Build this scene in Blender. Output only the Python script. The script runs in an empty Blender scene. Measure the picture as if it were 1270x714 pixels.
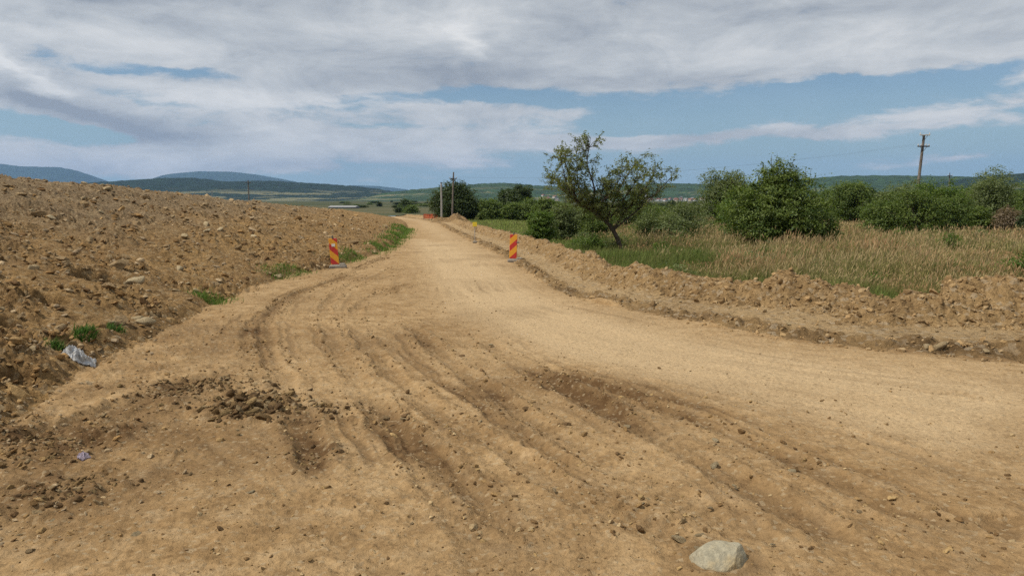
import bpy, math, random
import numpy as np
from mathutils import Vector

R_ = math.radians
S = bpy.context.scene
COL = S.collection
rng = np.random.default_rng(7)
random.seed(7)

# ------------------------------------------------------------------ camera maths
CH = 1.7
F_ = 920.0                      # focal length in photo pixels (1270 wide)
HY = 248.0                      # horizon row in the photo
PITCH = math.atan((357.0 - HY) / F_)


def ray(px, py):
    u = (px - 635.0) / F_
    v = (357.0 - py) / F_
    c, s = math.cos(PITCH), math.sin(PITCH)
    return np.array([u, c + s * v, -s + c * v])


# ------------------------------------------------------------------ noise
def _hash(ix, iy, seed):
    h = (ix.astype(np.int64) * 374761393 + iy.astype(np.int64) * 668265263 + seed * 1442695041) & 0xFFFFFFFF
    h = ((h ^ (h >> 13)) * 1274126177) & 0xFFFFFFFF
    return h ^ (h >> 16)


def perlin(x, y, seed=0):
    xi = np.floor(x); yi = np.floor(y)
    xf = (x - xi).astype(np.float32); yf = (y - yi).astype(np.float32)
    xi = xi.astype(np.int64); yi = yi.astype(np.int64)
    u = xf * xf * xf * (xf * (xf * 6 - 15) + 10)
    v = yf * yf * yf * (yf * (yf * 6 - 15) + 10)

    def g(ox, oy):
        a = (_hash(xi + ox, yi + oy, seed) & 1023).astype(np.float32) * np.float32(2 * math.pi / 1024)
        return np.cos(a) * (xf - ox) + np.sin(a) * (yf - oy)
    a = g(0, 0); b = g(1, 0)
    top = a + u * (b - a)
    a = g(0, 1); b = g(1, 1)
    bot = a + u * (b - a)
    return (top + v * (bot - top)) * 1.5


def fbm(x, y, seed=0, octv=4, gain=.5):
    t = 0; a = 1.0; n = 0
    for i in range(octv):
        t = t + a * perlin(x * 2 ** i, y * 2 ** i, seed + 17 * i)
        n += a; a *= gain
    return t / n


def sstep(a, b, x):
    t = np.clip((x - a) / (b - a), 0, 1)
    return t * t * (3 - 2 * t)


# ------------------------------------------------------------------ layout of the place
def z_base(y):
    return -2.2 * (1 - np.exp(-np.maximum(y - 20, 0) / 110.0)) * sstep(12, 30, y)


TOE_Y = np.array([-200, -20, 3, 5.3, 7.55, 8.6, 12.3, 16.1, 18.4, 23.5, 32, 46, 53, 72, 90, 112, 150, 260])
TOE_X = np.array([-3.2, -3.2, -3.35, -3.7, -4.35, -4.35, -4.9, -5.0, -4.55, -4.35, -5.0, -6.6, -7.5, -10.0, -12.8, -17.0, -29, -75])
CR_Y = np.array([-50, 15, 20, 24.4, 32, 41, 72, 110, 150, 260])
CR_Z = np.array([2.6, 2.45, 2.3, 2.15, 1.8, 1.52, .68, -.72, -1.5, -2.4])
EDGE = np.array([(-60, 260), (-24, 150), (-13.4, 112), (-9.2, 90), (-6.7, 72), (-4.2, 53), (-1.4, 32), (.3, 18), (.95, 13.4), (2, 11.2), (2.8, 9.8), (3.5, 8.8),
                 (4.4, 8.15), (5.3, 7.7), (8, 6.9), (14, 5.8), (40, 2), (150, -10)], float)


def resample(P, n_per=4):
    out = []
    for i in range(len(P) - 1):
        p0 = P[max(i - 1, 0)]; p1 = P[i]; p2 = P[i + 1]; p3 = P[min(i + 2, len(P) - 1)]
        for k in range(n_per):
            t = k / n_per
            out.append(.5 * ((2 * p1) + (-p0 + p2) * t + (2 * p0 - 5 * p1 + 4 * p2 - p3) * t * t + (-p0 + 3 * p1 - 3 * p2 + p3) * t ** 3))
    out.append(P[-1])
    return np.array(out)


EDGE_S = np.vstack([EDGE[:2], resample(EDGE[1:16], 3)[1:], EDGE[16:]])


def seg_dist(x, y, P):
    """distance, side (+ to the left of travel), arc length and y of nearest point on a polyline"""
    best = np.full(x.shape, 1e9); side = np.zeros(x.shape); arc = np.zeros(x.shape); ny = np.zeros(x.shape)
    s0 = 0.0
    for i in range(len(P) - 1):
        ax, ay = P[i]; bx, by = P[i + 1]
        dx, dy = bx - ax, by - ay
        L = math.hypot(dx, dy)
        t = np.clip(((x - ax) * dx + (y - ay) * dy) / (L * L), 0, 1)
        ex = x - ax - t * dx; ey = y - ay - t * dy
        d = ex * ex + ey * ey
        m = d < best
        best = np.where(m, d, best)
        side = np.where(m, dx * ey - dy * ex, side)
        arc = np.where(m, s0 + t * L, arc)
        ny = np.where(m, ay + t * dy, ny)
        s0 += L
    return np.sqrt(best), np.sign(side), arc, ny


def edge_field(x, y, with_arc=False):
    d, sd, arc, ny = seg_dist(x, y, EDGE_S)
    e = np.where(sd > 0, d, -d)        # + = right / beyond the road edge
    w = np.interp(ny, [7.6, 8.0, 8.5, 8.9, 9.5, 11, 13, 20, 40, 80], [1.0, .9, .74, .74, .95, .66, .5, .5, .62, .8])
    return (e, w, ny, arc) if with_arc else (e, w, ny)


def flat_pt(px, py):
    """pixel -> point of the bare, noise-free ground"""
    r = ray(px, py)
    t = 1.0
    lo, hi = 1.0, 400.0
    ts = np.exp(np.linspace(math.log(1.5), math.log(900), 4000))
    X = r[0] * ts; Y = r[1] * ts; Z = CH + r[2] * ts
    G = macro(X, Y)
    k = np.argmax(Z <= G)
    if Z[k] > G[k]:
        k = len(ts) - 1
    return np.array([X[k], Y[k], G[k]])


def macro(x, y):
    """ground shape without fine noise"""
    z = z_base(y)
    d = np.interp(y, TOE_Y, TOE_X) - x
    crest = np.interp(y, CR_Y, CR_Z)
    room = np.maximum(crest - z, 0.0)
    up = .10 * sstep(0, .35, d) + .255 * np.maximum(d - .1, 0)
    k = .35
    h = np.clip(.5 + .5 * (up - room) / k, 0, 1)
    sm = up * (1 - h) + room * h - k * h * (1 - h)
    fall = sstep(55, 90, d)                 # far side of the fill drops back to the plain
    z = z + np.where(d > 0, np.maximum(sm, 0) * (1 - fall), 0)
    e, w, ny = edge_field(x, y)
    q = e / w
    bank = .10 * sstep(.0, .45 + .35 * np.clip(perlin(x * .8, y * .8, 92), -.6, 1), q + .22 * perlin(x * 1.7, y * 1.7, 93)) * np.clip(.75 + .7 * perlin(x * .6, y * .6, 94), .3, 1.2)
    lump = np.interp(ny, [5, 7.2, 7.75, 8.1, 8.5, 8.9, 9.4, 10, 14, 30], [.45, .5, .5, .34, .2, .2, .28, .38, .32, .34]) + .14 * perlin(ny * .9 + 3.1, x * .7, 91)
    ridge = lump * np.exp(-((q - 2.85) / .62) ** 2)
    back = .06 * sstep(2.8, 4, q)
    z = z + np.where(e > 0, bank + ridge + back * 0, 0)
    return z


# tyre ruts as photographed, then laid on the ground as real metres
def ground_line(pts):
    return resample(np.array([flat_pt(*p)[:2] for p in pts]), 3)


RUTS = [  # pixel polyline, half width m, depth m, dark, tread
    ([(486, 316), (430, 342), (372, 362), (338, 388), (330, 420), (345, 462), (366, 512), (390, 560), (396, 606)], .13, .05, .75, 1),
    ([(470, 322), (400, 352), (345, 378), (310, 404), (305, 440), (326, 476), (345, 520)], .10, .025, .35, 1),
    ([(500, 330), (440, 352), (406, 376), (408, 410), (430, 452), (474, 506), (540, 566), (600, 624), (660, 700)], .13, .04, .5, 1),
    ([(520, 350), (455, 372), (440, 400), (470, 445), (520, 490), (600, 545), (690, 600), (790, 650), (880, 714)], .12, .045, .55, 1),
    ([(505, 400), (560, 450), (640, 508), (740, 568), (850, 622), (980, 695)], .13, .05, .6, 1),
    ([(600, 420), (660, 462), (745, 506), (850, 558), (960, 622), (1080, 700)], .15, .055, .75, 1),
    ([(640, 448), (740, 478), (850, 516), (960, 560), (1100, 625), (1240, 690)], .13, .035, .5, 1),
    ([(760, 466), (900, 496), (1040, 532), (1170, 575), (1270, 615)], .12, .02, .3, 0),
    ([(1080, 476), (1150, 484), (1210, 492), (1290, 505)], .05, .045, .7, 0),
    ([(-20, 556), (60, 538), (150, 506), (250, 474), (320, 440)], .16, .05, .55, 0),
    ([(430, 470), (480, 525), (540, 600), (580, 660), (610, 730)], .12, .035, .4, 1),
    ([(395, 590), (350, 640), (300, 690), (270, 730)], .14, .025, .25, 1),
    ([(478, 318), (420, 344), (360, 366), (326, 394), (318, 424), (334, 466)], .09, .03, .7, 1),
    ([(560, 470), (640, 530), (720, 590), (800, 640), (880, 690)], .10, .035, .6, 1),
    ([(660, 455), (760, 512), (860, 575), (930, 630)], .09, .045, .8, 1),
    ([(700, 462), (800, 500), (920, 545), (1040, 595)], .07, .03, .6, 0),
    ([(450, 480), (520, 545), (590, 610), (640, 680)], .09, .035, .6, 1),
    ([(1010, 600), (1120, 630), (1290, 690)], .07, .03, .6, 0),
    ([(30, 580), (120, 545), (220, 510)], .12, .03, .5, 0),
    ([(540, 300), (600, 352), (720, 405), (900, 446), (1100, 478), (1290, 520)], .28, .012, -.1, 0),
    ([(520, 296), (556, 350), (640, 408), (800, 455), (1000, 500), (1290, 560)], .28, .012, -.05, 0),
]
RUTS = [(ground_line(p), w * .8, dp * .72, dk * .85, tr) for p, w, dp, dk, tr in RUTS]


def offset_line(P, o):
    t = np.gradient(P, axis=0); t /= np.linalg.norm(t, axis=1, keepdims=True) + 1e-9
    return P + np.stack([-t[:, 1], t[:, 0]], 1) * (o + .025 * np.sin(np.arange(len(P)) * .37))[:, None]


MAIN = len(RUTS)
for k_, o_ in ((0, .3), (0, -.22), (0, .55), (1, -.3), (2, .28), (3, .3), (4, -.3), (5, .34), (5, -.3), (6, .3), (7, -.4), (10, .28), (15, .2), (16, .24), (17, -.3)):
    P_, w_, d_, dk_, t_ = RUTS[k_]
    i0_, i1_ = [(0, len(P_)), (0, int(len(P_) * .6)), (int(len(P_) * .35), len(P_))][len(RUTS) % 3]
    P_ = P_[i0_:i1_]
    RUTS.append((offset_line(P_, o_), .04, .010, .45, 0))
PATCH = [  # pixel centre, radius m, dark, clod height
    ((318, 506), .32, .9, .075), ((700, 474), .75, .32, .0), ((790, 506), .6, .3, .0), ((515, 540), .4, .5, .0),
    ((384, 566), .22, .6, .02), ((1238, 648), .16, 1.0, .0), ((80, 612), .28, .4, .05), ((640, 470), .5, .4, .0),
    ((30, 555), .5, .5, .03), ((240, 486), .5, .35, .05), ((300, 560), .7, .35, .0), ((150, 640), .5, .25, .0), ((400, 510), .3, .55, .03)]
PATCH = [(flat_pt(*p), r, dk, cl) for p, r, dk, cl in PATCH]
PITS = [(flat_pt(126, 346), .32, .8), (flat_pt(52, 370), .24, .55), (flat_pt(20, 398), .18, .25), (flat_pt(196, 342), .16, .15), (flat_pt(18, 460), .16, .2)]


BOULDER = flat_pt(893, 696)


def fields(x, y, fine=True):
    """height and colour masks of the ground"""
    z = macro(x, y)
    d = np.interp(y, TOE_Y, TOE_X) - x
    e, w, ny, arc = edge_field(x, y, True)
    q = e / w
    r = np.hypot(x, y)
    onbank = sstep(-.25, .35, d + .25 * perlin(x * 1.3, y * 1.3, 5))
    onspoil = sstep(.0, .35, q) * (1 - sstep(3.3, 4.2, q))
    ledge = sstep(.6, .85, q) * (1 - sstep(1.6, 2.1, q))
    meadow = sstep(3.3, 4.2, q)
    road = (1 - onbank) * (1 - sstep(-.2, .1, q))
    # broad swells
    z = z + .03 * fbm(x * .5, y * .5, 11, 3) * road
    z = z + onbank * (.16 * fbm(x * .45, y * .45, 21, 3) + .07 * fbm(x * 1.5, y * 1.5, 23, 3))
    z = z + meadow * .08 * fbm(x * .3, y * .3, 29, 2)
    dark = .5 * fbm(x * .5, y * .5, 31, 3)
    pale = np.zeros_like(x)
    # rubble
    wx = x + .12 * perlin(x * 3, y * 3, 44); wy = y + .12 * perlin(x * 3 + 9, y * 3, 45)
    rub = np.abs(perlin(wx * 3.3, wy * 3.3, 41)) * .11 + np.abs(perlin(wx * 7, wy * 7, 42)) * .085 + np.abs(perlin(wx * 15, wy * 15, 43)) * .05 + .02 * perlin(x * 30, y * 30, 46)
    cover_ = np.clip(.62 + 1.0 * (perlin(x * .9, y * .9, 131) + .5 * perlin(x * .35, y * .35, 133)), .28, 1.15)
    z = z + onbank * (rub - .06) * 1.0 * cover_ + onbank * .10 * (np.abs(perlin(wx * .9, wy * 1.4, 50)) - .3)
    dark = dark - .25 * onbank * (1 - cover_)
    grey = onbank * sstep(.7, 1.7, z + .35 * perlin(x * .5, y * .5, 135))
    z = z + onspoil * (1 - .8 * ledge) * (np.abs(perlin(x * 2.2, y * 2.2, 47)) * .13 + np.abs(perlin(wx * 5, wy * 5, 48)) * .08 + np.abs(perlin(x * 11, y * 11, 49)) * .03 - .06)
    # small grain of the driven dirt
    g = .012 * fbm(x * 4, y * 4, 51, 3) + .005 * perlin(x * 22, y * 22, 55)
    crumb = np.maximum(perlin(x * 9, y * 9, 61), 0) * np.maximum(perlin(x * 24, y * 24, 62), 0) * .05
    clodz = sstep(.0, .5, fbm(x * .9, y * .9, 65, 2) + .1)
    smooth = np.zeros_like(x)
    st1 = perlin(q * w * 5.5 + .4 * perlin(x * .8, y * .8, 57), arc * .30, 56); st2 = perlin(q * w * 15, arc * .75, 58)
    stf = np.clip(.35 + 1.1 * perlin(x * .45, y * .45, 59), 0, 1) * road * sstep(-5.5, -3.2, x)
    z = z + stf * (.008 * st1 + .007 * st2)
    dark = dark + stf * (.28 * sstep(.1, .5, -st1) + .22 * sstep(.05, .5, st2) * sstep(-.2, .3, perlin(x * 1.3, y * 1.3, 60)))
    rutz = np.zeros_like(x)
    for (P, wd, dp, dk, tr) in RUTS:
        lo = P.min(0) - 1.2; hi = P.max(0) + 1.2
        m = np.where((x > lo[0]) & (x < hi[0]) & (y > lo[1]) & (y < hi[1]))[0]
        if not len(m):
            continue
        xx = x[m]; yy = y[m]
        dd, sd, ar2, _ = seg_dist(xx, yy, P)
        L = ar2.max() + 1e-6
        fade = sstep(0, .6, ar2) * sstep(0, .6, L - ar2)
        wob = 1 + .2 * perlin(ar2 * 1.1, np.zeros_like(ar2) + 7.3, 71)
        dd = np.abs(dd * sd + .05 * perlin(xx * 2.2, yy * 2.2, 72))
        k = np.clip(.72 + .75 * perlin(xx * .7, yy * .7, 73), .1, 1.2) * fade * np.interp(yy, [6, 12], [1, .6])
        wd = wd * np.interp(yy, [6, 12, 18], [1, .8, .6])
        groove = np.exp(-(dd / (wd * wob)) ** 4)
        berm = np.exp(-((dd - 1.45 * wd) / (.42 * wd)) ** 2)
        lumps = .5 + 1.3 * np.maximum(perlin(xx * 9, yy * 8, 74), 0) + .7 * np.maximum(perlin(xx * 19, yy * 19, 75), 0)
        dz = -1.2 * dp * groove * k + .75 * dp * berm * k * lumps
        if tr:
            ph = ar2 / .115 + dd * sd * 3.0
            bar = sstep(-.2, .5, np.sin(2 * math.pi * ph))
            dz = dz + groove * fade * .011 * bar * np.clip(.7 + 1.2 * perlin(xx * .9, yy * .9, 76), 0, 1)
        rutz[m] += dz * road[m]
        if dk > 0:
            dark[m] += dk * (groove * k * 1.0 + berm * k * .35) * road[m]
        else:
            pale[m] += .7 * np.exp(-(dd / .55) ** 2) * fade
            smooth[m] = np.maximum(smooth[m], np.exp(-(dd / .6) ** 2) * fade)
    z = z + np.where(rutz > 0, .045 * np.tanh(rutz / .045), .07 * np.tanh(rutz / .07))
    for (c, rad, dk, cl) in PATCH:
        m = np.where((np.abs(x - c[0]) < 3 * rad) & (np.abs(y - c[1]) < 3 * rad))[0]
        xx = x[m]; yy = y[m]
        dd = np.hypot((xx - c[0]), (yy - c[1])) / rad + .9 * perlin(xx * 2.4 / max(rad, .3), yy * 2.4 / max(rad, .3), 81)
        k = np.exp(-np.maximum(dd, 0) ** 3)
        dark[m] += .6 * dk * k
        if cl:
            z[m] += cl * k * (.45 + .8 * np.maximum(perlin(xx * 6, yy * 6, 83), 0) + .4 * np.maximum(perlin(xx * 13, yy * 13, 84), 0))
        elif rad < .2:
            z[m] -= .05 * k
    z = z + road * (g * (1 - .55 * smooth) + crumb * clodz * (1 - smooth))
    for (c, rad, dp) in PITS:
        m = np.where((np.abs(x - c[0]) < 3 * rad) & (np.abs(y - c[1]) < 3 * rad))[0]
        xx = x[m]; yy = y[m]
        dd = np.hypot((xx - c[0]) / 1.25, yy - c[1]) / rad + .25 * perlin(xx * 5, yy * 5, 88)
        z[m] -= dp * np.exp(-np.maximum(dd, 0) ** 8)
        dark[m] += .5 * np.exp(-np.maximum(dd, 0) ** 4)
    rb = np.hypot(x - BOULDER[0], (y - BOULDER[1]) * 1.05)
    z = z + .035 * np.exp(-((rb - .17) / .05) ** 2) * (.5 + .9 * perlin(x * 9, y * 9, 151)) * sstep(.12, -.1, x - BOULDER[0])
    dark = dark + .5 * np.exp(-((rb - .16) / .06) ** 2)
    # smoother dusty main carriageway near its right edge
    band = np.exp(-((q + 1.6) / 1.5) ** 2) * road
    pale = pale + .6 * band
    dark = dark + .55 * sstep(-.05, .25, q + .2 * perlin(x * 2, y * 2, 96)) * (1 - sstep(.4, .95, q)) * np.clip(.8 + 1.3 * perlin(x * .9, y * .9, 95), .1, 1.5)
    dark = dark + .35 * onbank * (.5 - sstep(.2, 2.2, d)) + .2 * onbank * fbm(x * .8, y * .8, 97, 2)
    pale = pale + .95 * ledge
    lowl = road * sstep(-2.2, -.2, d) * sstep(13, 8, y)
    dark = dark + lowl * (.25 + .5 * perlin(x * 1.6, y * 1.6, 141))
    z = z + lowl * (.03 * np.maximum(perlin(x * 4, y * 4, 142), 0) + .03 * np.maximum(perlin(x * 9, y * 9, 143), 0) + .012 * perlin(x * 20, y * 20, 144))
    return z, np.clip(dark, 0, 1), np.clip(pale, 0, 1), np.clip(grey, 0, 1), onspoil, meadow, d, q


# ------------------------------------------------------------------ mesh helpers
def mesh_np(name, V, F, mat=None, parent=None, smooth=False, attrs=None):
    """V (n,3); F array (m,3|4) or list of such arrays"""
    me = bpy.data.meshes.new(name)
    Fs = F if isinstance(F, list) else [F]
    Fs = [f for f in Fs if len(f)]
    V = np.asarray(V, np.float32)
    me.vertices.add(len(V)); me.vertices.foreach_set('co', V.ravel())
    nl = sum(f.size for f in Fs); npoly = sum(len(f) for f in Fs)
    me.loops.add(nl); me.polygons.add(npoly)
    me.loops.foreach_set('vertex_index', np.concatenate([f.ravel() for f in Fs]).astype(np.int32))
    tot = np.concatenate([np.full(len(f), f.shape[1]) for f in Fs])
    st = np.concatenate([[0], np.cumsum(tot)[:-1]])
    me.polygons.foreach_set('loop_start', st.astype(np.int32))
    try:
        me.polygons.foreach_set('loop_total', tot.astype(np.int32))
    except Exception:
        pass
    me.update(calc_edges=True)
    me.polygons.foreach_set('use_smooth', np.full(npoly, smooth, bool))
    for k, a in (attrs or {}).items():
        a = np.asarray(a, np.float32)
        if a.ndim == 1:
            at = me.attributes.new(k, 'FLOAT', 'POINT'); at.data.foreach_set('value', a)
        else:
            at = me.attributes.new(k, 'FLOAT_COLOR', 'POINT')
            if a.shape[1] == 3:
                a = np.hstack([a, np.ones((len(a), 1), np.float32)])
            at.data.foreach_set('color', a.astype(np.float32).ravel())
    if mat:
        me.materials.append(mat)
    o = bpy.data.objects.new(name, me); COL.objects.link(o)
    if parent:
        o.parent = parent
    return o


def tag(o, label=None, cat=None, group=None, kind=None):
    if label: o['label'] = label
    if cat: o['category'] = cat
    if group: o['group'] = group
    if kind: o['kind'] = kind
    return o


def thing(name, label, cat, loc, rz=0, group=None):
    o = bpy.data.objects.new(name, None); COL.objects.link(o)
    o.location = loc; o.rotation_euler = (0, 0, rz); o.empty_display_size = .2
    return tag(o, label, cat, group)


class MB:
    def __init__(s):
        s.V = []; s.F3 = []; s.F4 = []; s.n = 0

    def add(s, V, F):
        V = np.asarray(V, float); F = np.asarray(F)
        (s.F3 if F.shape[1] == 3 else s.F4).append(F + s.n)
        s.V.append(V); s.n += len(V)

    def box(s, c, size, rot=None, bev=0.0):
        hx, hy, hz = np.array(size) / 2
        b = min(bev, hx * .9, hy * .9, hz * .9)
        if b > 0:       # chamfered box: three rings of eight-point sections
            xs = []
            for (zz, ins) in ((-hz, b), (-hz + b, 0), (hz - b, 0), (hz, b)):
                X, Y = hx - ins, hy - ins
                for (px, py) in ((X, Y - b), (X - b, Y), (-X + b, Y), (-X, Y - b), (-X, -Y + b), (-X + b, -Y), (X - b, -Y), (X, -Y + b)):
                    xs.append((px, py, zz))
            V = np.array(xs)
            F4 = []
            for k in range(3):
                for i in range(8):
                    j = (i + 1) % 8
                    F4.append((k * 8 + i, k * 8 + j, k * 8 + 8 + j, k * 8 + 8 + i))
            for base, rev in ((0, True), (24, False)):
                q = [(0, 1, 2, 3), (0, 3, 4, 7), (7, 4, 5, 6)]
                for f in q:
                    f = tuple(base + i for i in f)
                    F4.append(f[::-1] if rev else f)
            F = np.array(F4)
        else:
            V = np.array([(x, y, z) for z in (-hz, hz) for (x, y) in ((-hx, -hy), (hx, -hy), (hx, hy), (-hx, hy))])
            F = np.array([(3, 2, 1, 0), (4, 5, 6, 7), (0, 1, 5, 4), (1, 2, 6, 5), (2, 3, 7, 6), (3, 0, 4, 7)])
        if rot is not None:
            V = V @ np.array(rot).T
        s.add(V + np.array(c), F)
        return s

    def tube(s, path, rad, seg=8, cap=True):
        path = np.asarray(path, float)
        rad = np.broadcast_to(np.asarray(rad, float), (len(path),))
        t = np.gradient(path, axis=0)
        t /= np.linalg.norm(t, axis=1, keepdims=True) + 1e-9
        ref = np.array([.31, .95, .02]) if abs(t[0][2]) > .5 else np.array([0, 0, 1.0])
        ang = np.linspace(0, 2 * math.pi, seg, endpoint=False)
        V = []
        for p, tt, r in zip(path, t, rad):
            a = np.cross(tt, ref); a /= np.linalg.norm(a) + 1e-9
            b = np.cross(tt, a)
            V.append(p + r * (np.cos(ang)[:, None] * a + np.sin(ang)[:, None] * b))
        V = np.vstack(V)
        F = [(k * seg + i, k * seg + (i + 1) % seg, (k + 1) * seg + (i + 1) % seg, (k + 1) * seg + i) for k in range(len(path) - 1) for i in range(seg)]
        s.add(V, np.array(F))
        if cap:
            n0 = len(path) - 1
            c0 = np.vstack([V[:seg], path[:1]]); c1 = np.vstack([V[n0 * seg:], path[-1:]])
            s.add(c0, np.array([((i + 1) % seg, i, seg) for i in range(seg)]))
            s.add(c1, np.array([(i, (i + 1) % seg, seg) for i in range(seg)]))
        return s

    def build(s, name, mat, parent=None, smooth=False, attrs=None):
        F = []
        if s.F4: F.append(np.vstack(s.F4))
        if s.F3: F.append(np.vstack(s.F3))
        return mesh_np(name, np.vstack(s.V), F, mat, parent, smooth, attrs)


# ------------------------------------------------------------------ materials
def new_mat(name):
    m = bpy.data.materials.new(name); m.use_nodes = True
    nt = m.node_tree
    for n in list(nt.nodes): nt.nodes.remove(n)
    out = nt.nodes.new('ShaderNodeOutputMaterial')
    b = nt.nodes.new('ShaderNodeBsdfPrincipled')
    nt.links.new(b.outputs[0], out.inputs[0])
    b.inputs['Roughness'].default_value = .95
    b.inputs['Specular IOR Level'].default_value = .15
    return m, nt, b, out


def nd(nt, typ, **kw):
    n = nt.nodes.new(typ)
    for k, v in kw.items():
        setattr(n, k, v)
    return n


def math_n(nt, op, a, b=None, c=None, clamp=False):
    n = nt.nodes.new('ShaderNodeMath'); n.operation = op; n.use_clamp = clamp
    for i, v in enumerate((a, b, c)):
        if v is None: continue
        if isinstance(v, (int, float)): n.inputs[i].default_value = v
        else: nt.links.new(v, n.inputs[i])
    return n.outputs[0]


def mix_c(nt, f, a, b, mode='MIX'):
    n = nt.nodes.new('ShaderNodeMix'); n.data_type = 'RGBA'; n.blend_type = mode
    for s, v in ((n.inputs[0], f), (n.inputs[6], a), (n.inputs[7], b)):
        if isinstance(v, (int, float)): s.default_value = v
        elif isinstance(v, tuple): s.default_value = (*v, 1)
        else: nt.links.new(v, s)
    return n.outputs[2]


def noise_n(nt, vec, scale, detail=4, rough=.55, dist=0):
    n = nd(nt, 'ShaderNodeTexNoise')
    n.inputs['Scale'].default_value = scale; n.inputs['Detail'].default_value = detail
    n.inputs['Roughness'].default_value = rough; n.inputs['Distortion'].default_value = dist
    if vec is not None: nt.links.new(vec, n.inputs['Vector'])
    return n.outputs[0]


def maprange(nt, v, a, b, c=0.0, d=1.0, smooth=True):
    n = nd(nt, 'ShaderNodeMapRange')
    if smooth: n.interpolation_type = 'SMOOTHSTEP'
    nt.links.new(v, n.inputs[0])
    for i, x in zip((1, 2, 3, 4), (a, b, c, d)): n.inputs[i].default_value = x
    return n.outputs[0]


def attr_n(nt, name):
    n = nd(nt, 'ShaderNodeAttribute'); n.attribute_name = name
    return n


def bump_n(nt, b, h, dist, strength=1.0):
    n = nd(nt, 'ShaderNodeBump'); n.inputs['Distance'].default_value = dist; n.inputs['Strength'].default_value = strength
    nt.links.new(h, n.inputs['Height']); nt.links.new(n.outputs[0], b.inputs['Normal'])


def dirt_mat(name, base, alt, darkc, palec, grey, rubble):
    m, nt, b, out = new_mat(name)
    pos = nd(nt, 'ShaderNodeNewGeometry').outputs['Position']
    msk = nd(nt, 'ShaderNodeSeparateColor')
    nt.links.new(attr_n(nt, 'mask').outputs['Color'], msk.inputs[0])
    n1 = noise_n(nt, pos, .7, 5, .6); n2 = noise_n(nt, pos, 4.5, 5, .65); n3 = noise_n(nt, pos, 28, 4, .7); n4 = noise_n(nt, pos, 140, 3, .7)
    c = mix_c(nt, maprange(nt, n1, .35, .68), base, alt)
    c = mix_c(nt, maprange(nt, n2, .45, .75, 0, .6), c, palec)
    c = mix_c(nt, math_n(nt, 'MULTIPLY', msk.outputs[1], .95), c, palec)
    c = mix_c(nt, math_n(nt, 'MULTIPLY', msk.outputs[2], .85), c, (.225, .165, .10))
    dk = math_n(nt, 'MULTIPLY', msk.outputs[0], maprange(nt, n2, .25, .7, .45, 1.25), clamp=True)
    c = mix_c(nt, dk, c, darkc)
    c = mix_c(nt, math_n(nt, 'MULTIPLY', maprange(nt, n2, .52, .3, 0, .45), math_n(nt, 'SUBTRACT', 1.0, math_n(nt, 'MULTIPLY', msk.outputs[1], .8))), c, darkc)
    # stony bits: voronoi cells with their own tone
    v = nd(nt, 'ShaderNodeTexVoronoi'); v.inputs['Scale'].default_value = 16 if rubble else 42
    nt.links.new(pos, v.inputs['Vector'])
    sv = nd(nt, 'ShaderNodeSeparateColor'); nt.links.new(v.outputs['Color'], sv.inputs[0])
    c = mix_c(nt, maprange(nt, sv.outputs[0], .72 if rubble else .86, 1, 0, .7 if rubble else .5), c, grey)
    c = mix_c(nt, maprange(nt, sv.outputs[1], .7, 1, 0, .55 if rubble else .3), c, darkc)
    gr = math_n(nt, 'MULTIPLY', maprange(nt, n3, .25, .75, .7 if rubble else .84, 1.26 if rubble else 1.14), maprange(nt, n4, .2, .8, .76 if rubble else .82, 1.22 if rubble else 1.16))
    cc = nd(nt, 'ShaderNodeVectorMath', operation='SCALE'); nt.links.new(c, cc.inputs[0]); nt.links.new(gr, cc.inputs[3])
    nt.links.new(cc.outputs[0], b.inputs['Base Color'])
    h = math_n(nt, 'ADD', math_n(nt, 'MULTIPLY', n3, 1.0), math_n(nt, 'MULTIPLY', n4, .35))
    h = math_n(nt, 'ADD', h, math_n(nt, 'MULTIPLY', v.outputs['Distance'], -.5 if rubble else -.12))
    bump_n(nt, b, h, .05 if rubble else .022, .9)
    b.inputs['Roughness'].default_value = 1; b.inputs['Specular IOR Level'].default_value = .08
    return m


TAN = (.385, .252, .122); TAN2 = (.31, .192, .086); DRK = (.12, .068, .03); PALE = (.49, .35, .195); GREY = (.40, .31, .19)
M_road = dirt_mat('driven dirt', TAN, TAN2, DRK, PALE, GREY, False)
M_bank = dirt_mat('rubble earth', (.315, .192, .078), (.25, .152, .066), (.10, .056, .024), (.38, .25, .12), (.36, .265, .15), True)
M_spoil = dirt_mat('spoil earth', (.34, .218, .098), (.28, .178, .08), (.12, .073, .034), (.43, .295, .15), (.4, .31, .2), True)


def grass_ground():
    m, nt, b, out = new_mat('meadow ground')
    pos = nd(nt, 'ShaderNodeNewGeometry').outputs['Position']
    n1 = noise_n(nt, pos, .12, 5, .6); n2 = noise_n(nt, pos, 1.4, 5, .7); n3 = noise_n(nt, pos, 14, 3, .7)
    c = mix_c(nt, maprange(nt, n1, .38, .62), (.115, .105, .03), (.155, .115, .045))
    c = mix_c(nt, maprange(nt, n2, .45, .7, 0, .8), c, (.065, .085, .02))
    c = mix_c(nt, maprange(nt, n3, .5, .3, 0, .6), c, (.045, .045, .015))
    nt.links.new(c, b.inputs['Base Color'])
    bump_n(nt, b, n3, .12, .8)
    return m


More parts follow.
